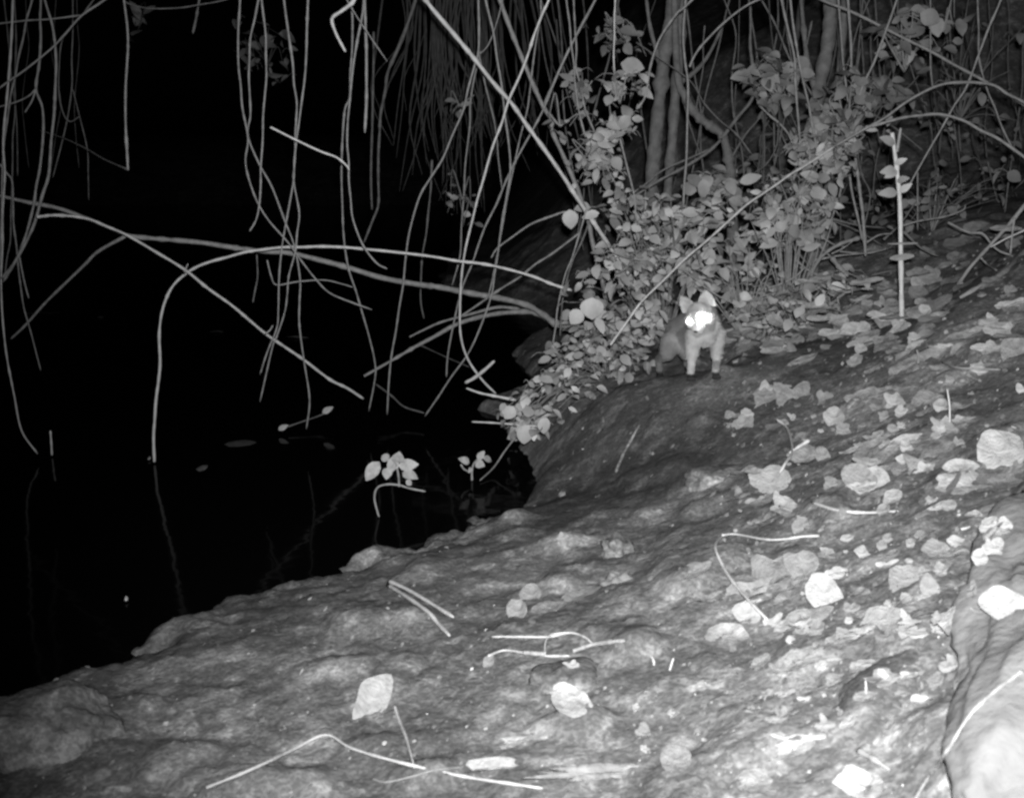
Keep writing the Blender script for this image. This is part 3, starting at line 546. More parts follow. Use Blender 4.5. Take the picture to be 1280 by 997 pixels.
big_leaf("pale curled leaf over the forked trunk base", 925, 228, 5.9, 28, 14, (24, -8), 'leaf')

# plants standing in the water
def water_sprout(label, leaves, stems, u, v):
    b = at_z(u, v, 0); root = empty('water_sprout', b); tag(root, label, 'water plant', 'sprouts standing in the water')
    V, Fc = [], []
    for s in stems: tube([at(p[0], p[1], b.y - .01) for p in s], .005, .004, 6, True, V, Fc)
    mesh_obj('stem', V, Fc, M['mid'], root, smooth=True); V, Fc = [], []
    for (a, c_, du, dv, L, w) in leaves:
        c = at(a, c_, b.y - .02); leaf(V, Fc, c, at(a + du, c_ + dv, b.y - random.uniform(-.03, .06)) - c, Vector((random.uniform(-.3, .3), -1, random.uniform(.1, .8))), L * b.y / F, w * b.y / F, .15, .2)
    mesh_obj('leaves', V, Fc, M['dead'], root, smooth=True)
water_sprout("pale leafy sprout standing in the black water before the bank", [(474,577,-18,24,30,18),(492,588,-2,-16,18,16),(486,584,-4,16,16,14),(497,578,2,-16,18,17),(498,582,22,-2,26,16),(503,590,16,6,22,15),(492,580,-6,12,14,12),(486,575,-8,-6,14,12),(508,600,8,8,10,8)],
   [[(499,608),(498,594),(495,580),(490,574)],[(500,606),(485,605),(472,609),(468,622),(472,640),(474,646)],[(500,606),(512,610),(532,614)]], 474, 646)
water_sprout("smaller pale sprout just left of the mud edge", [(587,578,-14,-6,18,10),(594,578,6,2,14,12),(597,574,8,-10,14,9),(604,572,14,4,18,9),(590,584,-4,6,10,6)],
   [[(590,600),(590,588),(593,578),(600,572)],[(588,590),(580,586),(576,580)]], 590, 600)
big_leaf("pale floating leaf with a stalk on the dark water", 348, 537, 5.95, 14, 7, (12, -6), 'dead')
stem("thin floating twig behind the floating leaves", [(360,533),(380,526),(400,519),(416,511)], 6.0, 6.2, 2.4, 2.4, 'dim', name='floating_twig', cat='twig', roof=False, group='flotsam')
big_leaf("small pale leaf at the right end of the floating twig", 403, 516, 6.1, 16, 8, (14, -8), 'dead')
stem("short pale stub standing upright in the water at the left", [(63,538),(64,552),(65,569)], 5.5, 5.5, 3, 4, 'pale', name='water_stub', cat='stub', roof=False, group='flotsam')
def flotsam(label, u, v, w, h, m='dim'):
    p = at_z(u, v, .004); V, Fc = [], []; nn = 9
    for i in range(nn):
        a = 2 * math.pi * i / nn; r = random.uniform(.6, 1)
        V.append(p + Vector((math.cos(a) * w * p.y / F / 2 * r, math.sin(a) * h * p.y / F * 2 * r, random.uniform(0, .01))))
    V.append(p + Vector((0, 0, .018))); Fc = [(i, (i + 1) % nn, nn) for i in range(nn)]
    o = mesh_obj('flotsam', V, Fc, M[m], smooth=True); recenter(o); tag(o, label, 'debris', 'flotsam')
flotsam("wide dim patch of debris floating left of the floating twig", 300, 555, 46, 10, 'dark')
flotsam("small dim scrap floating below the wide debris patch", 253, 586, 18, 10, 'dim')
flotsam("tiny bright scrap alone on the near black water", 158, 750, 7, 3, 'pale')
flotsam("tiny pale scrap at the foot of the slender arch", 187, 574, 5, 3, 'mid')
flotsam("dim scrap floating behind the sloping pole at far left", 125, 397, 10, 2, 'dark')
flotsam("dim drift of leaves on the far water behind the vines", 272, 415, 22, 3, 'dark')
flotsam("dim torn raft of leaves by the knot of the sloping pole", 372, 422, 36, 3, 'dim')
flotsam("low dim raft against the far left water line", 50, 392, 70, 4, 'dark')
stem("fallen twig lying half sunk left of the mud edge", [(470,480),(490,495),(505,508),(530,516)], 6.5, 6.2, 3, 3, 'dim', name='floating_twig', cat='twig', roof=False, group='flotsam')
stem("sunken twig between the two leaning vines' feet", [(523,430),(555,445),(590,460)], 6.6, 6.6, 2.4, 2, 'dark', name='floating_twig', cat='twig', roof=False, group='flotsam')

# ------------------------------------------------------------------ rocks, clods
def lump(name, label, cat, c, rad, axis_rot, m, seed, amp=.16, sub=5, sq=0):
    import bmesh
    bm = bmesh.new(); bmesh.ops.create_icosphere(bm, subdivisions=sub, radius=1)
    Mx = Matrix.Rotation(axis_rot[2], 3, 'Z') @ Matrix.Rotation(axis_rot[1], 3, 'Y') @ Matrix.Rotation(axis_rot[0], 3, 'X')
    for v in bm.verts:
        p = v.co.copy(); k = 1 + amp * noise.noise(p * 1.7 + Vector((seed, 0, 0))) * 1.6 + amp * .5 * noise.noise(p * 4.3 + Vector((0, seed, 0))) + amp * .22 * noise.noise(p * 11) + amp * .12 * noise.noise(p * 26) + amp * .06 * noise.noise(p * 60)
        if sq: p = Vector([math.copysign(abs(a) ** sq, a) for a in p])
        v.co = Mx @ Vector((p.x * rad[0] * k, p.y * rad[1] * k, p.z * rad[2] * k))
    me = bpy.data.meshes.new(name); bm.to_mesh(me); bm.free(); me.materials.append(M[m]); me.polygons.foreach_set("use_smooth", [True] * len(me.polygons))
    o = bpy.data.objects.new(name, me); COL.objects.link(o); o.location = c; return tag(o, label, cat)
p1 = gpt(1215, 1060); p2 = gpt(1330, 640)
p = (p1 + p2) / 2
bo = lump('boulder', "big pale weathered boulder filling the bottom right corner", 'boulder', p + Vector((.15, .0, -.10)), (.29, (p2 - p1).length * .62, .27), (math.atan2(p2.z - p1.z, (p2 - p1).xy.length), 0, -math.atan2(p2.x - p1.x, p2.y - p1.y)), 'rock', 3.3, .2, 6)
# bright ridge line of the boulder, added as a thin pale tube
def surf_on(obj, u, v):
    dg = bpy.context.evaluated_depsgraph_get(); d = ray(u, v).normalized()
    ok, loc, nr, ix, ob, mx = SC.ray_cast(dg, CAM, d)
    if ok and nr.dot(d) > 0: nr = -nr
    return (loc, nr) if ok else (None, None)
bpy.context.view_layer.update()
_vein = [(1143,1000),(1158,975),(1170,960),(1181,942),(1192,925),(1203,907),(1215,890),(1226,879),(1238,868),(1250,858),(1262,850),(1279,838)]
pts = [surf_on(bo, u, v)[0] for u, v in _vein]
pts = [q for q in pts if q is not None]
if len(pts) > 3:
    V, Fc = tube([q + (CAM - q).normalized() * .0005 for q in pts], .0028, .0034, 8); o = mesh_obj('ridge_line', V, Fc, M['litter'], smooth=True); recenter(o); tag(o, "thin pale ridge line running up over the big boulder", 'root')
g = gpt(62, 950)
lump('mud_block', "squarish block of wet clay at the bottom left waterside", 'clod', at_z(52, 935, .09), (.19, .14, .13), (0, 0, R(15)), 'soil', 8.1, .16, 5, .75)
g = gpt(772, 690); lump('mud_clod', "rounded soft clod sitting on the bank in the middle", 'clod', g + Vector((0, 0, .005)), (.055, .05, .05), (0, 0, 0), 'soil', 1.1, .3, 4)
g = gpt(775, 725); lump('mud_clod', "paler clod touching the rounded soft one from below", 'clod', g + Vector((0, 0, .0)), (.045, .04, .03), (0, 0, 0), 'litter', 5.1, .3, 4)
g = gpt(1130, 900); lump('mud_slab', "smooth slab of mud leaning against the boulder's left side", 'mud slab', g + Vector((.05, .1, -.085)), (.15, .3, .09), (R(10), 0, R(-25)), 'soil', 6.6, .1, 5)
g = gpt(715, 850); lump('mud_clod', "low broad mound of mud left of the curved pale leaf", 'clod', g + Vector((0, .02, -.025)), (.11, .09, .05), (0, 0, .5), 'soil', 2.6, .2, 4)
g = gpt(905, 590); lump('mud_clod', "low swelling of dark mud below the animal", 'clod', g + Vector((0, .02, -.03)), (.16, .1, .05), (0, 0, .4), 'soil', 9.6, .2, 4)

# ------------------------------------------------------------------ dead leaves lying on the slope
bpy.context.view_layer.update()
def dead_leaf(label, u, v, w, h, ang=0, m='dead', lift=0, name='dead_leaf', group='dead leaves on the slope', ragged=.3, stalk=False):
    q, nr = surf_on(None, u, v)
    if q is None or q.y > 9: q = gpt(u, v); nr = gnormal(q.x, q.y)
    d = q.y; px = d / F
    rt = Vector((1, 0, 0)); view = (CAM - q).normalized()
    grd = (Vector((0, 1, 0)) - nr * nr.dot(Vector((0, 1, 0)))).normalized()       # away, along the ground
    sinA = max(view.dot(nr), .15)
    up_img = grd
    need = h * px; dep = need / sinA
    tilt = 0
    if dep > 1.3 * w * px:                        # stands up from the ground
        tilt = min(1.2, math.acos(min(1, 1.3 * w * px * sinA / need)) * .6); dep = min(dep, 1.3 * w * px)
    up2 = (grd * math.cos(tilt) + nr * math.sin(tilt)).normalized()
    rt = (rt - nr * nr.dot(rt)).normalized(); nn = rt.cross(up2).normalized()
    V, Fc = [], []; k = 28; c = q + nr * (.004 + lift) + up2 * (dep * .15 if tilt else 0)
    ca, sa = math.cos(R(ang)), math.sin(R(ang)); ph = random.uniform(0, 6); amp = random.uniform(.08, .24)
    rings = 6; lobes = 0; bite = random.uniform(0, 2 * math.pi); bd = random.uniform(0, .55)
    pw = random.uniform(.8, 1.5); n1, n2 = random.uniform(0, 9), random.uniform(0, 9)
    rad = []; shape = 'torn'
    for key, sh in (('cap-shaped leaf,', 'round'), ('round', 'round'), ('oval', 'oval'), ('smooth', 'oval'), ('brightest', 'oval'), ('boat', 'boat'), ('crescent', 'boat'), ('fan-shaped leaf right', 'fan'), ('wedge', 'fan'), ('slender', 'oval'), ('wide pale', 'oval'), ('folded', 'oval')):
        if key in label: shape = sh; break
    if shape == 'torn' and random.random() < .3: shape = 'oval'
    if shape != 'torn': bd *= .15; ragged *= .35; amp *= .8
    for i in range(k):
        a = 2 * math.pi * i / k
        if shape == 'round': r0 = 1.0
        elif shape == 'oval': r0 = 1.2 / (abs(math.cos(a)) ** 1.5 + (abs(math.sin(a)) * 1.35) ** 1.5) ** .68
        elif shape == 'boat': r0 = 1.1 if math.sin(a) < 0 else 1.1 - .75 * abs(math.sin(a)) ** .6
        elif shape == 'fan': r0 = 1.15 * (1 - .5 * abs(math.sin(a * 1.5 + .3)))
        else: r0 = 1.1 / (abs(math.cos(a + n1)) ** 1.1 + abs(math.sin(a + n1)) ** 1.1 * pw) ** .9 + .08
        if lobes: r0 *= .82 + .24 * math.cos(lobes * a + ph)
        r0 *= 1 + (.42 if shape == 'torn' else .08) * noise.noise(Vector((math.cos(a) * 1.3 + n1, math.sin(a) * 1.3, n2))) * 1.6 + .55 * ragged * noise.noise(Vector((a * 2.6, n1, n2)))
        dd = abs((a - bite + math.pi) % (2 * math.pi) - math.pi); r0 *= 1 - bd * math.exp(-(dd / .3) ** 2)
        rad.append(r0)
    roll = random.uniform(-.6, .6)
    V.append(c)
    for r_ in range(1, rings + 1):
        f = r_ / rings
        for i in range(k):
            a = 2 * math.pi * i / k
            x = math.cos(a) * f * rad[i] * .55; y = math.sin(a) * f * rad[i] * .55
            X = x * ca - y * sa; Y = x * sa + y * ca
            zz = amp * (.35 * noise.noise(Vector((x * 2.6 + n1, y * 2.6, n2))) * 1.5 + .9 * y * y * 2 - .12 * math.exp(-(y * 9) ** 2) + roll * x * f + .22 * f * f * math.sin(2 * a + ph))
            V.append(c + rt * (X * w * px) + up2 * (Y * dep) + nn * (zz * w * px + random.gauss(0, .0004)))
    for i in range(k): Fc.append((0, 1 + i, 1 + (i + 1) % k))
    for r_ in range(rings - 1):
        for i in range(k):
            a, b_ = 1 + r_ * k + i, 1 + r_ * k + (i + 1) % k; Fc.append((a, a + k, b_ + k, b_))
    zmin = min(((v_.x - q.x) * nr.x + (v_.y - q.y) * nr.y + (v_.z - q.z) * nr.z) for v_ in V)
    zt = -.006 - .1 * w * px
    if zmin < zt: V = [v_ + nr * (zt - zmin) for v_ in V]
    o = mesh_obj(name, V, Fc, M[m], smooth=True)
    if stalk:
        pass
    recenter(o); return tag(o, label, 'leaf', group)
DL = [
 ("brightest white leaf, resting on top of the big boulder", 1262, 766, 46, 38, -25, 'dead'),
 ("pale leaf at the foot of the small forked twig", 966, 612, 38, 26, 10, 'dead'),
 ("round pale cap-shaped leaf, whitest disc on the upper slope", 1091, 609, 40, 36, 0, 'dead'),
 ("pale leaf overlapping the round cap-shaped leaf from above left", 1074, 598, 34, 30, 30, 'deadmid'),
 ("large pale upright leaf near the right edge above the boulder", 1256, 574, 50, 36, 20, 'dead'),
 ("small upright pale leaf under the thin standing stalk", 1180, 540, 22, 30, 70, 'dead'),
 ("large tall leaf with smooth rounded top in the lower right litter", 1034, 752, 38, 48, 65, 'dead'),
 ("wide pale leaf below the tall smooth one, pointing left", 1004, 778, 62, 26, 8, 'dead'),
 ("narrow bright leaf tip at the lower end of the curved bare stalk", 968, 780, 34, 12, 18, 'dead'),
 ("bright fan-shaped leaf right of the tall smooth leaf", 1104, 780, 42, 28, -8, 'dead'),
 ("narrow bright strip joined under the fan-shaped leaf", 1074, 794, 42, 12, -6, 'dead'),
 ("torn pale leaf lying alone below the tall smooth leaf", 999, 827, 54, 22, 3, 'dead'),
 ("ragged pale leaf tilting down right beside the curved stalk", 908, 794, 46, 26, -35, 'dead'),
 ("small bright leaf with blunt ends left of the curved stalk", 867, 715, 38, 18, 5, 'dead'),
 ("small pale leaf caught under the curved stalk", 936, 772, 26, 24, -40, 'dead'),
 ("short pale leaf between the curved stalk and the wide leaf", 985, 747, 28, 14, 12, 'deadmid'),
 ("small squarish leaf above the tall smooth leaf", 1047, 722, 17, 18, 30, 'dead'),
 ("neat oval upright leaf right of the fan-shaped leaf", 1164, 741, 22, 34, 75, 'deadmid'),
 ("small bright wedge of leaf beside the boulder's edge", 1188, 779, 32, 14, 8, 'dead'),
 ("curled ragged leaf between the fan and the oval leaf", 1134, 731, 34, 28, 30, 'deadmid'),
 ("long crumpled grey leaf in the middle of the lower right litter", 962, 722, 62, 24, 14, 'deadmid'),
 ("pale crumpled leaf right of the long grey one", 1007, 722, 42, 22, 10, 'deadmid'),
 ("broad dull leaf lying under the curved bare stalk", 935, 746, 52, 16, 5, 'deadmid'),
 ("slim leaf pointing left out of the broad dull leaf", 884, 750, 40, 10, 12, 'deadmid'),
 ("bright boat-shaped leaf low on the right with a dark fold", 984, 935, 60, 26, -10, 'dead'),
 ("pale leaf at the bottom edge right of the centre", 952, 979, 48, 28, -15, 'dead'),
 ("lumpy pale leaf leaning up against the mud slab", 1102, 850, 42, 24, 28, 'dead'),
 ("pale leaf cut by the bottom edge near the boulder", 1080, 984, 42, 26, 20, 'dead'),
 ("small crumpled leaf above the pale bottom edge leaf", 1031, 906, 22, 18, 30, 'deadmid'),
 ("round grey leaf at the bottom, left of the pale one", 846, 955, 36, 22, -10, 'deadmid'),
 ("slim two-toned leaf below the level bare twig on the right", 1186, 695, 36, 11, -10, 'dead'),
 ("dull oval leaf tucked beside the slim two-toned leaf", 1172, 692, 26, 16, -10, 'deadmid'),
 ("bright oval leaf at the boulder's upper end", 1258, 661, 16, 18, 70, 'dead'),
 ("small oval leaf left of the bright one at the boulder's upper end", 1240, 659, 20, 9, 0, 'dead'),
 ("oval leaf lowest in the little chain beside the boulder", 1228, 701, 18, 14, 50, 'dead'),
 ("middle leaf of the little chain beside the boulder", 1242, 690, 18, 14, 35, 'dead'),
 ("topmost leaf of the little chain beside the boulder", 1250, 684, 14, 12, -20, 'dead'),
 ("thin sliver of leaf above the curved stalk's bend", 954, 652, 26, 8, -8, 'deadmid'),
 ("upright dull leaf scrap at the curved stalk's right end", 999, 664, 14, 22, 60, 'deadmid'),
 ("large flat pale leaf forming the lower left of the pale heap", 1158, 624, 80, 26, 10, 'deadmid'),
 ("large flat pale leaf in the middle of the pale heap", 1210, 606, 82, 26, 4, 'dead'),
 ("pale leaf at the right end of the pale heap", 1252, 600, 50, 22, 12, 'deadmid'),
 ("pale leaf at the top of the pale heap", 1168, 570, 44, 16, 5, 'deadmid'),
 ("crinkled bright leaf in the upper middle of the pale heap", 1200, 584, 30, 18, -15, 'dead'),
 ("blocky pale leaf in the left part of the pale heap", 1154, 588, 28, 20, 20, 'deadmid'),
 ("long pale leaf strip above the pale heap", 1138, 552, 54, 13, -3, 'dead'),
 ("curved pale strip left of the long one, above the round leaf", 1090, 562, 40, 16, 28, 'deadmid'),
 ("small hooked pale leaf above the curved strip", 1112, 557, 20, 18, 40, 'deadmid'),
 ("short curled leaf on the slope, upper left of the round leaf", 1047, 527, 22, 11, 25, 'dead'),
 ("thin curled leaf just under the short curled one", 1057, 541, 12, 14, 50, 'deadmid'),
 ("small slanting leaf left of the short standing stalk", 1095, 545, 22, 8, 18, 'deadmid'),
 ("flat long leaf alone on dark mud high on the slope", 1084, 497, 58, 11, -4, 'deadmid'),
 ("small bright fleck-like leaf left of the flat long leaf", 1031, 501, 20, 8, -25, 'dead'),
 ("broken pale leaf on the mud right of the animal", 963, 500, 28, 20, 20, 'deadmid'),
 ("dull square leaf next to the broken pale leaf", 998, 500, 36, 24, 15, 'deadmid'),
 ("tiny bright upright leaf on the mud below the animal's right", 936, 521, 12, 14, 45, 'dead'),
 ("grey leaf on the slope halfway between animal and tall stake", 1002, 453, 34, 10, 15, 'deadmid'),
 ("bright sliver of leaf below the tall stake", 1130, 446, 24, 6, 0, 'dead'),
 ("wide dull leaf under the bright sliver", 1148, 455, 56, 18, 12, 'deadmid'),
 ("pale leaf tilted up near the right edge, upper slope", 1251, 419, 22, 20, -20, 'dead'),
 ("pale leaf just left of it, lying lower", 1236, 437, 26, 11, 8, 'dead'),
 ("squarish pale leaf cut by the right edge", 1272, 443, 28, 26, 20, 'deadmid'),
 ("small pointed leaf below those at the right edge", 1228, 467, 15, 12, 0, 'dead'),
 ("thin upright leaf at the right edge over dark mud", 1277, 490, 10, 26, 80, 'dead'),
 ("long low arched leaf on the slope right of the stake", 1201, 422, 44, 10, 5, 'deadmid'),
 ("broad pale patch of leaf just right of the stake's foot", 1167, 392, 62, 14, 4, 'deadmid'),
 ("pale flat leaf by the fallen branches", 1166, 352, 24, 10, 5, 'dead'),
 ("small round leaf touching the pale flat one", 1150, 358, 14, 14, 0, 'dead'),
 ("leaf of medium grey at the stake's foot", 1128, 412, 22, 10, 0, 'dead'),
 ("tiny pale leaf right below the stake's foot leaf", 1147, 426, 16, 10, 20, 'dead'),
 ("triangular leaf standing left of the stake", 1106, 382, 15, 15, 60, 'dead'),
 ("bright leaf among the creeping leaves right of the animal", 971, 429, 26, 14, 20, 'dead'),
 ("small leaf on mud between creeping leaves and stake", 1083, 433, 18, 10, 0, 'deadmid'),
 ("bright leaf at the front edge of the creeping leaves", 996, 382, 24, 11, -8, 'dead'),
 ("small slanting leaf right above the round cap-shaped leaf, left side", 1029, 573, 16, 20, 60, 'deadmid'),
 ("tiny curled leaf left of the small forked twig", 942, 590, 16, 8, -25, 'deadmid'),
 ("bright slender leaf in the middle of the near bank", 719, 749, 52, 13, 24, 'dead'),
 ("round pale scrap under the slender leaf, left", 648, 769, 22, 20, 40, 'deadmid'),
 ("torn grey leaf between scrap and slender leaf", 688, 759, 36, 14, 18, 'deadmid'),
 ("small dull leaf above the round pale scrap", 664, 748, 24, 14, 40, 'deadmid'),
 ("bright boat-shaped leaf near the bottom in the middle", 637, 927, 52, 17, -6, 'dead'),
 ("bright crescent leaf curling up beside a mud mound", 719, 882, 46, 30, -32, 'dead'),
 ("tall folded pale leaf standing near the bent twig", 461, 888, 44, 66, 62, 'dead'),
 ("long pale leaf lying against the bent twig at the bottom", 616, 960, 58, 12, 6, 'dead'),
 ("small bright scrap on the bank near the bottom centre, lower", 806, 938, 12, 9, 0, 'dead'),
 ("small crumpled scrap on the bank near the bottom centre, upper", 806, 918, 20, 14, 20, 'deadmid'),
 ("tiny bright scrap left of the crumpled scraps", 796, 889, 12, 7, 0, 'dead'),
 ("tiny pale scrap right of the crumpled scraps", 842, 896, 14, 6, 0, 'dead'),
 ("small square pale scrap below the tangled dry stalks", 612, 831, 15, 12, 50, 'deadmid'),
 ("tiny pointed pale scrap near the waterside crest", 702, 672, 14, 7, -20, 'dead'),
 ("pale chip of leaf below the tangled dry stalks' right end", 714, 832, 16, 8, 0, 'dead'),
]
for a in DL: dead_leaf(a[0], a[1], a[2], a[3] * 1.12, a[4] * 1.15, *a[5:])
for i in range(170):
    u = random.triangular(880, 1270, 1130); v = random.uniform(390, 960)
    if v > 640 + (1280 - u) * 1.6 + 60: continue
    dead_leaf("small crumpled dead leaf half sunk in the mud of the slope", u, v, random.uniform(9, 34), random.uniform(5, 15), random.uniform(-40, 60), random.choice(['deadmid', 'deadmid', 'dead']), group='small crumpled leaves of the right slope')
for i in range(150):
    u = random.uniform(900, 1278); v = random.uniform(285 if u > 1120 else 350, 440)
    if u < 1000 and v < 400: continue
    dead_leaf("small dull leaf in the litter around the tall stake and branches", u, v, random.uniform(12, 38), random.uniform(5, 12), random.uniform(-20, 30), random.choice(['deadmid', 'deadmid', 'dead', 'leafdim']), group='dull leaves high on the slope')
# a rotten splintered branch at the bottom, the white flat piece in the middle
def ground_stick(label, pts, w0, w1, m='pale', name='dry_stalk', cat='stalk', lift=.006, arch=0):
    P_ = []
    n_ = len(pts)
    for i, (u, v) in enumerate(pts):
        q, nr = surf_on(None, u, v)
        if q is None or q.y > 9: q = gpt(u, v)
        P_.append(q + Vector((0, 0, lift + arch * math.sin(math.pi * i / (n_ - 1)))))
    V, Fc = tube(P_, w0 * P_[0].y / F / 2, w1 * P_[-1].y / F / 2, 7); o = mesh_obj(name, V, Fc, M[m], smooth=True); recenter(o); return tag(o, label, cat, 'sticks and stalks on the slope')
g = gpt(765, 968); lump('rotten_branch', "rotten splintered pale branch lying at the bottom edge", 'branch', g + Vector((0, 0, .002)), (.135, .016, .011), (0, 0, R(3)), 'deadmid', 4.4, .75, 5)
ground_stick("upper arm of the doubled dry stick on the near bank", [(486,733),(510,744),(540,762),(567,779)], 5.5, 5, lift=.02)
ground_stick("lower arm of the doubled dry stick on the near bank", [(485,735),(510,751),(535,769),(548,784),(562,799)], 5, 5, lift=.012)
ground_stick("long bent dry stalk with a sharp elbow at the bottom", [(258,987),(295,975),(330,962),(370,944),(408,928),(440,945),(500,962),(580,978),(640,985),(678,988)], 4.5, 4.5, arch=.015)
ground_stick("bare stalk bowed upwards left of the wide pale leaf", [(902,672),(894,688),(904,715),(920,739),(940,760),(959,777)], 3.5, 4.5, arch=.01)
ground_stick("thin bare stalk running level from the bowed stalk's top", [(902,671),(920,672),(955,680),(979,680),(1005,675),(1024,672)], 3, 4, arch=.01)
ground_stick("level bare twig below the round cap-shaped leaf", [(1015,630),(1047,640),(1083,643),(1123,641)], 4.5, 3)
ground_stick("small stalk rising straight from beside the tall folded leaf", [(493,884),(500,905),(508,925),(518,962)], 5, 3)
ground_stick("small forked twig standing over its pale leaf, main arm", [(970,533),(984,545),(990,573),(982,588),(974,602)], 2.4, 4, lift=.03)
ground_stick("side arm of the small forked twig, pointing right", [(986,578),(998,570),(1011,562)], 3, 5, lift=.035)
ground_stick("thin tangled dry stalk in the middle, upper one", [(615,798),(650,798),(687,798),(712,793),(730,798),(741,807)], 3, 3)
ground_stick("thin tangled dry stalk in the middle, lower one", [(610,822),(630,815),(655,818),(680,822),(712,822)], 3, 3)
ground_stick("flat pale splinter at the right of the tangled stalks", [(716,816),(740,808),(760,805),(781,803)], 5, 7, 'dead')
ground_stick("flat pale splinter at the left of the tangled stalks", [(655,818),(668,819),(681,820)], 6, 6, 'dead')
ground_stick("small looping stalk over the tangled dry stalks", [(681,820),(682,808),(690,799),(712,793)], 2.4, 2.4, arch=.01)
ground_stick("faint dry stalk crossing the bent one near the bottom", [(465,976),(483,980),(515,973),(544,965),(580,961)], 3, 3, 'mid')
ground_stick("short straight stalk lying beside the boulder's upper leaves", [(1201,664),(1222,659),(1244,655)], 3.5, 3)
ground_stick("short thick twig buried beside the mud slab", [(1074,942),(1092,952),(1112,966)], 9, 7, 'litter', 'buried_twig', 'twig')
ground_stick("long low stick of the slope below the stake", [(1178,455),(1195,461),(1220,463),(1250,464)], 3, 3, 'mid')
ground_stick("short stick under the pale leaves at the right", [(1209,470),(1218,475),(1226,478)], 4, 3, 'mid')
ground_stick("curled thin stalk at the far right above the large upright leaf", [(1264,535),(1272,540),(1277,556)], 3, 3, 'mid')
ground_stick("short twig lying beside the small forked twig's leaf", [(966,630),(977,636),(990,641)], 4, 3, 'mid')
ground_stick("faint pale root trace on the dark mud below the animal", [(800,530),(790,548),(778,570),(770,590)], 3, 5, 'soil', 'surface_root', 'root', .0)
def standing(label, u, v, u2, v2, w, m='pale'):
    q = gpt(u, v); V, Fc = tube([q - Vector((0, 0, .02)), at((u + u2) / 2 + 1, (v + v2) / 2, q.y), at(u2, v2, q.y)], w * q.y / F / 2, w * .6 * q.y / F / 2, 6)
    o = mesh_obj('standing_stalk', V, Fc, M[m], smooth=True); recenter(o); tag(o, label, 'stalk', 'stalks standing out of the mud')
standing("thin stalk standing over the small upright pale leaf", 1188, 533, 1184, 486, 3)
standing("short white stalk standing beside the lumpy pale leaf", 1081, 880, 1082, 850, 4)
standing("tiny white stalk upright on the bank, left of a pair", 818, 832, 814, 820, 4)
standing("tiny white stalk leaning right, right of a pair", 835, 836, 842, 822, 4)
standing("small stalk standing below the triangular leaf", 1148, 454, 1146, 437, 3, 'mid')
standing("thin dead stalk among the creeping leaves, right of the animal", 1047, 395, 1047, 370, 3)
standing("faint stalk at the lower right bottom edge", 1093, 978, 1090, 968, 4, 'mid')
# countless crumbs and flakes
def crumbs(name, n_, reg, smin, smax, m, kind='stuff'):
    us, vs = [], []
    while len(us) < n_:
        u, v = reg()
        us.append(u); vs.append(v)
    Y = ground_hits(us, vs); V, Fc = [], []
    for u, v, y in zip(us, vs, Y):
        if y > 10: continue
        q = at(u, v, y)
        if q.z < .03: continue
        s = random.uniform(smin, smax) * y / F * (1.6 if random.random() < .06 else 1); b_ = len(V); k = random.choice([4, 5, 6]); nr = (gnormal(q.x, q.y) + rv(.35)).normalized()
        a = nr.orthogonal().normalized(); c_ = nr.cross(a); st = random.uniform(.4, 1)
        for i in range(k):
            an = 2 * math.pi * i / k; V.append(q + nr * (.003 + random.uniform(0, .004)) + a * math.cos(an) * s * random.uniform(.6, 1) + c_ * math.sin(an) * s * st * random.uniform(.6, 1))
        V.append(q + nr * (s * .22 + .003)); [Fc.append((b_ + i, b_ + (i + 1) % k, b_ + k)) for i in range(k)]
    o = mesh_obj(name, V, Fc, M[m]); tag(o, "fine crumbs and leaf flakes scattered on the mud", "litter", kind=kind)
def regA():
    while True:
        u = random.uniform(0, 1280); v = random.uniform(290, 997)
        wgt = .12 + .5 * (u > 900) * (v < 900) + .3 * (u > 1050) * (v < 480) + .1 * (v > 850)
        if u < 950 and v < 420: continue
        if random.random() < wgt: return u, v
crumbs('leaf_crumbs', 1500, regA, 1.2, 5.5, 'litter')
crumbs('mud_crumbs', 2600, regA, 1.5, 6, 'clod')

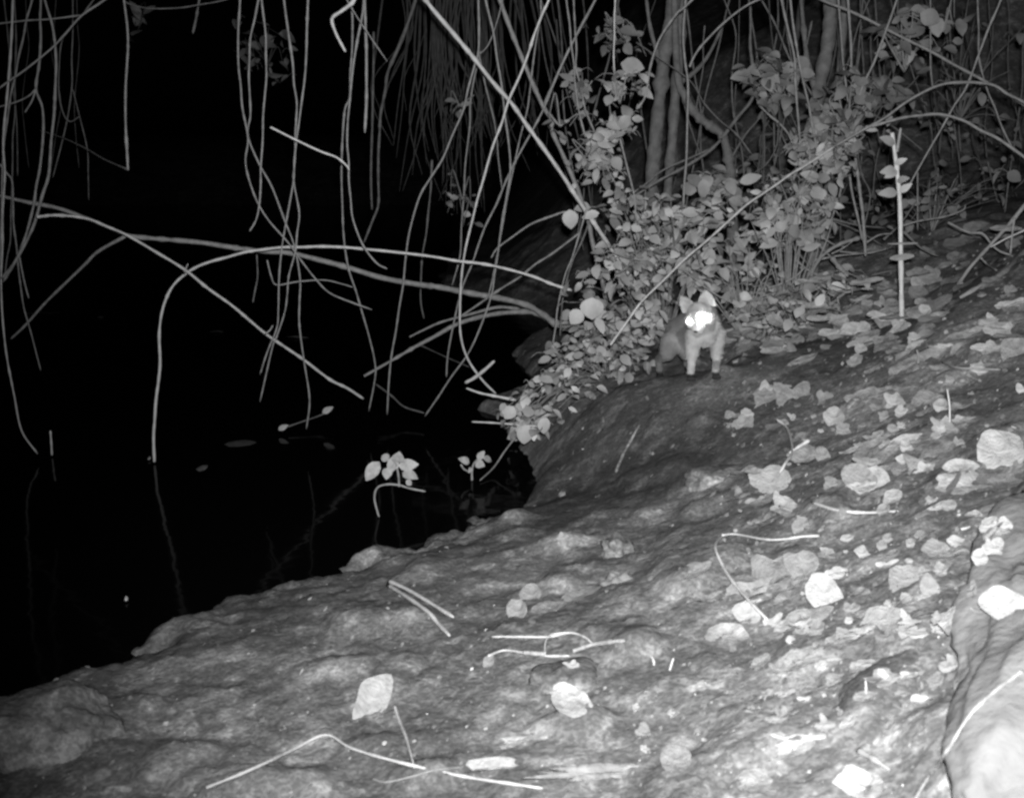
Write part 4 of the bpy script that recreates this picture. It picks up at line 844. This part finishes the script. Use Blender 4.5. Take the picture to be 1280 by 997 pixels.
# ------------------------------------------------------------------ the fox
def build_fox():
    import bmesh
    gA = gpt(863.5, 474); gB = gpt(894.5, 470); Y0 = gA.y
    gB = at(894.5, 470, gB.y if abs(gB.y - Y0) < .35 else Y0 + .1); YB = min(gB.y, Y0 + .12); gH = gpt(824, 463); YH = min(max(gH.y, Y0 + .18), Y0 + .34)
    def on(u, Y): q = at(u, 470, Y); return Vector((q.x, Y, hgt(q.x, Y)))
    fA, fB, fH, fH2 = on(863.5, Y0), on(894.5, YB), on(825, YH), on(860, YH + .05)
    s = Y0 / F
    def J(u, v, dy): return at(u, v, Y0 + dy)
    balls = []
    def cap(p, r, q, r2, flat=1):
        n_ = max(2, int((p - q).length / (min(r, r2) * .3)) + 1)
        for i in range(n_ + 1): t = i / n_; balls.append((p.lerp(q, t), r + (r2 - r) * t))
    # spine, chest, belly
    withers = J(879, 392, .12); chest = J(881, 419, .03); rump = J(848, 413, .30); neck = J(879, 402, .02)
    cap(withers, .060, rump, .058); cap(J(881, 410, .08), .064, J(853, 425, .27), .056); cap(chest, .050, J(883, 408, .07), .064)
    cap(J(879, 398, .07), .056, J(876, 394, -.02), .05)
    # shoulders and front legs
    for sh, el, wr, ft, w in ((J(868, 420, .03), J(865.5, 437, .05), J(864, 457, .0), fA, 0), (J(896, 418, .07), J(896.5, 436, .08), J(895.5, 454, .05), fB, 0)):
        cap(sh, .038, el, .026); cap(el, .026, wr, .0175); cap(wr, .0175, ft + Vector((0, .005, .022)), .0165)
        cap(ft + Vector((0, -.006, .014)), .0165, ft + Vector((-.004, -.026, .011)), .0135)
        for k in (-1, 0, 1): balls.append((ft + Vector((k * .012 - .003, -.038, .010)), .0100))
    # haunch, hock (heel) to the back, hind foot forward
    for hp, kn, hk, ft in ((J(841, 427, .25), J(834, 442, .19), None, fH), (J(858, 425, .31), J(858, 441, .24), None, fH2)):
        cap(hp, .054, kn, .034); hk = ft + Vector((.005, .10, .075)); cap(kn, .031, hk, .019); cap(hk, .018, ft + Vector((0, .02, .02)), .016)
        cap(ft + Vector((0, .0, .014)), .0165, ft + Vector((-.004, -.03, .011)), .0135)
        for k in (-1, 0, 1): balls.append((ft + Vector((k * .012 - .003, -.040, .010)), .0100))
    # head: looks at the lens, turned and tipped slightly to its right
    hc = J(875, 394, -.08)
    axf = Vector((-.34, -.90, -.28)).normalized(); _u = Vector((-.34, -.18, 1)); axu = (_u - axf * axf.dot(_u)).normalized(); KH = 1.13; axr = axf.cross(axu).normalized()
    def Hd(r_, u_, f_): return hc + (axr * r_ + axu * u_ + axf * f_) * KH
    if axr.x < 0: axr = -axr
    balls.append((Hd(0, .004, 0), .058)); balls.append((Hd(0, .0, .018), .054))
    for sg in (-1, 1):
        balls.append((Hd(sg * .030, -.012, .012), .036)); cap(Hd(sg * .036, -.018, .004), .026, Hd(sg * .052, -.026, -.012), .014)   # cheek ruff
    cap(Hd(0, -.012, .045), .030, Hd(0, -.026, .088), .0155); cap(Hd(0, -.026, .088), .0155, Hd(0, -.028, .100), .0115)
    cap(Hd(0, -.030, .04), .024, Hd(0, -.038, .085), .0105)                 # lower jaw
    cap(Hd(0, -.02, -.02), .05, J(879, 406, .02), .052)
    bm = bmesh.new()
    for c, r in balls: bmesh.ops.create_icosphere(bm, subdivisions=2, radius=r * 1.03, matrix=Matrix.Translation(c))
    # ears: thick curved shells
    def ear(sg, H_, Wd, lean):
        base = Hd(sg * .036, .030, -.008); tipd = (axu * 1 + axr * sg * lean + axf * -.05).normalized(); sd = (axr - tipd * axr.dot(tipd)).normalized(); nf = sd.cross(tipd)
        if nf.dot(axf) < 0: nf = -nf
        for k in range(11):
            t = k / 10; w = Wd * (1 - t ** 2.6) * .5 + .003
            for j in range(-4, 5):
                f = j / 4; balls2.append((base + tipd * (t * H_) + sd * (w * f) + nf * (.012 * f * f * (1 - t) - .008), .0048))
    balls2 = []
    ear(1, .070, .070, .12); ear(-1, .066, .056, .42)
    for c, r in balls2: bmesh.ops.create_icosphere(bm, subdivisions=1, radius=r, matrix=Matrix.Translation(c))
    me0 = bpy.data.meshes.new('tmp'); bm.to_mesh(me0); bm.free()
    tmp = bpy.data.objects.new('tmp', me0); COL.objects.link(tmp)
    rm = tmp.modifiers.new('r', 'REMESH'); rm.mode = 'VOXEL'; rm.voxel_size = .0035; rm.use_smooth_shade = True
    sm = tmp.modifiers.new('s', 'SMOOTH'); sm.factor = .5; sm.iterations = 5
    bpy.context.view_layer.update(); dg = bpy.context.evaluated_depsgraph_get()
    me = bpy.data.meshes.new_from_object(tmp.evaluated_get(dg)); bpy.data.objects.remove(tmp)
    me.name = 'fox'
    coat = mat('fox_coat', .8, 1.2, 25, .8, .4, 220)
    N = coat.node_tree.nodes; L = coat.node_tree.links; cc = N["Principled BSDF"].inputs["Base Color"].links[0].from_node; v0 = cc.inputs[0].links[0].from_socket
    at_ = N.new("ShaderNodeAttribute"); at_.attribute_name = 'pelt'; mu = N.new("ShaderNodeMath"); mu.operation = 'MULTIPLY'; L.new(v0, mu.inputs[0]); L.new(at_.outputs['Fac'], mu.inputs[1]); [L.new(mu.outputs[0], cc.inputs[i]) for i in range(3)]
    me.materials.append(coat)
    paws = [fA, fB, fH, fH2]; earc = [Hd(.05, .07, 0), Hd(-.06, .06, 0)]; hau = J(841, 430, .24); hnk = hc + Vector((0, 0, -.05))
    def sst(a, b, x): t = min(max((x - a) / (b - a), 0), 1); return t * t * (3 - 2 * t)
    def pelt(c):          # the fox's own markings: pale chest, legs and face, darker flank and back, black toes
        v = .34 - .20 * sst(.03, .11, c.y - Y0)
        v += .14 * (1 - sst(.03, .075, (c - hau).length)) 
        v = max(v, .30 * (1 - sst(.09, .12, (c - hc).length))) if c.y < Y0 + .06 else v
        e = min((c - q).length for q in earc); v += (.27 - v) * (1 - sst(.03, .05, e))
        for q in paws:
            if (c - q).length < .07: v += (.018 - v) * (1 - sst(.022, .034, c.z - q.z))
        return v
    zv = [pelt(v.co) for v in me.vertices]; a_ = me.attributes.new('pelt', 'FLOAT', 'POINT'); a_.data.foreach_set('value', zv)
    for p in me.polygons: p.use_smooth = True
    root = empty('fox', Vector((fA.x, fA.y, fA.z))); tag(root, "small young fox with glowing eyes facing the lens on the mud bank", 'fox')
    body = bpy.data.objects.new('body', me); COL.objects.link(body); body.parent = root; body.location = -root.location
    me.update(); 
    # fur: fine short blades lying back along the body
    V, Fc, mi = [], [], []
    back = Vector((-.12, 1, -.35)); pol = me.polygons
    area = [p.area for p in pol]; cum = np.cumsum(area); picks = np.searchsorted(cum, RS.rand(26000) * cum[-1])
    for ix in picks:
        p = pol[int(min(ix, len(pol) - 1))]; c = p.center; nrm = p.normal
        z = zv[p.vertices[0]]
        if z < .08: continue
        h = (c - hc).length; L = .0065 if h < .1 else random.uniform(.012, .022)
        if c.z < fA.z + .09: L = .006
        d = back if h > .1 else (hc - Hd(0, 0, .1)) + (c - hc) * .4
        d = d - nrm * d.dot(nrm); d = (d.normalized() if d.length > .01 else nrm) * .85 + nrm * .42 + rv(.14) + Vector((0, 0, -.25))
        d.normalize(); sd = d.cross(nrm); sd = (sd.normalized() if sd.length > .01 else d.orthogonal()) * .0011
        b_ = len(V); V += [c - sd, c + sd, c + d * L]; Fc.append((b_, b_ + 1, b_ + 2)); mi.append(z)
    o = mesh_obj('fur', V, Fc, None, root)
    o.data.materials.append(coat); a_ = o.data.attributes.new('pelt', 'FLOAT', 'POINT'); a_.data.foreach_set('value', np.repeat(mi, 3))
    # nose
    def ball(name, c, r, m_, sc=(1, 1, 1), par=root):
        bm = bmesh.new(); bmesh.ops.create_icosphere(bm, subdivisions=3, radius=1)
        for v in bm.verts: v.co = c + Vector((v.co.x * r * sc[0], v.co.y * r * sc[1], v.co.z * r * sc[2]))
        me_ = bpy.data.meshes.new(name); bm.to_mesh(me_); bm.free(); me_.materials.append(m_); me_.polygons.foreach_set("use_smooth", [True] * len(me_.polygons))
        o_ = bpy.data.objects.new(name, me_); COL.objects.link(o_); o_.parent = par; o_.location = -par.location; return o_
    nose = mat('nose', .03, .05, 40, .3, .3, 200); ball('nose', Hd(0, -.022, .108), .0095, nose, (1.1, .8, .75))
    # eyes emit, imitating thrown-back flash and lens glow: the eyeshine of a night animal
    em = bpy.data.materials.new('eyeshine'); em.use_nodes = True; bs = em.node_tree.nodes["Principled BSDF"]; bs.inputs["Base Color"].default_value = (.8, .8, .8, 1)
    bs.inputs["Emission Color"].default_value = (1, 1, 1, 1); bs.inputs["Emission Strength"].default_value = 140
    ball('eye', Hd(.027, .010, .056), .0175, em); ball('eye', Hd(-.031, .004, .055), .0100, em)
build_fox()
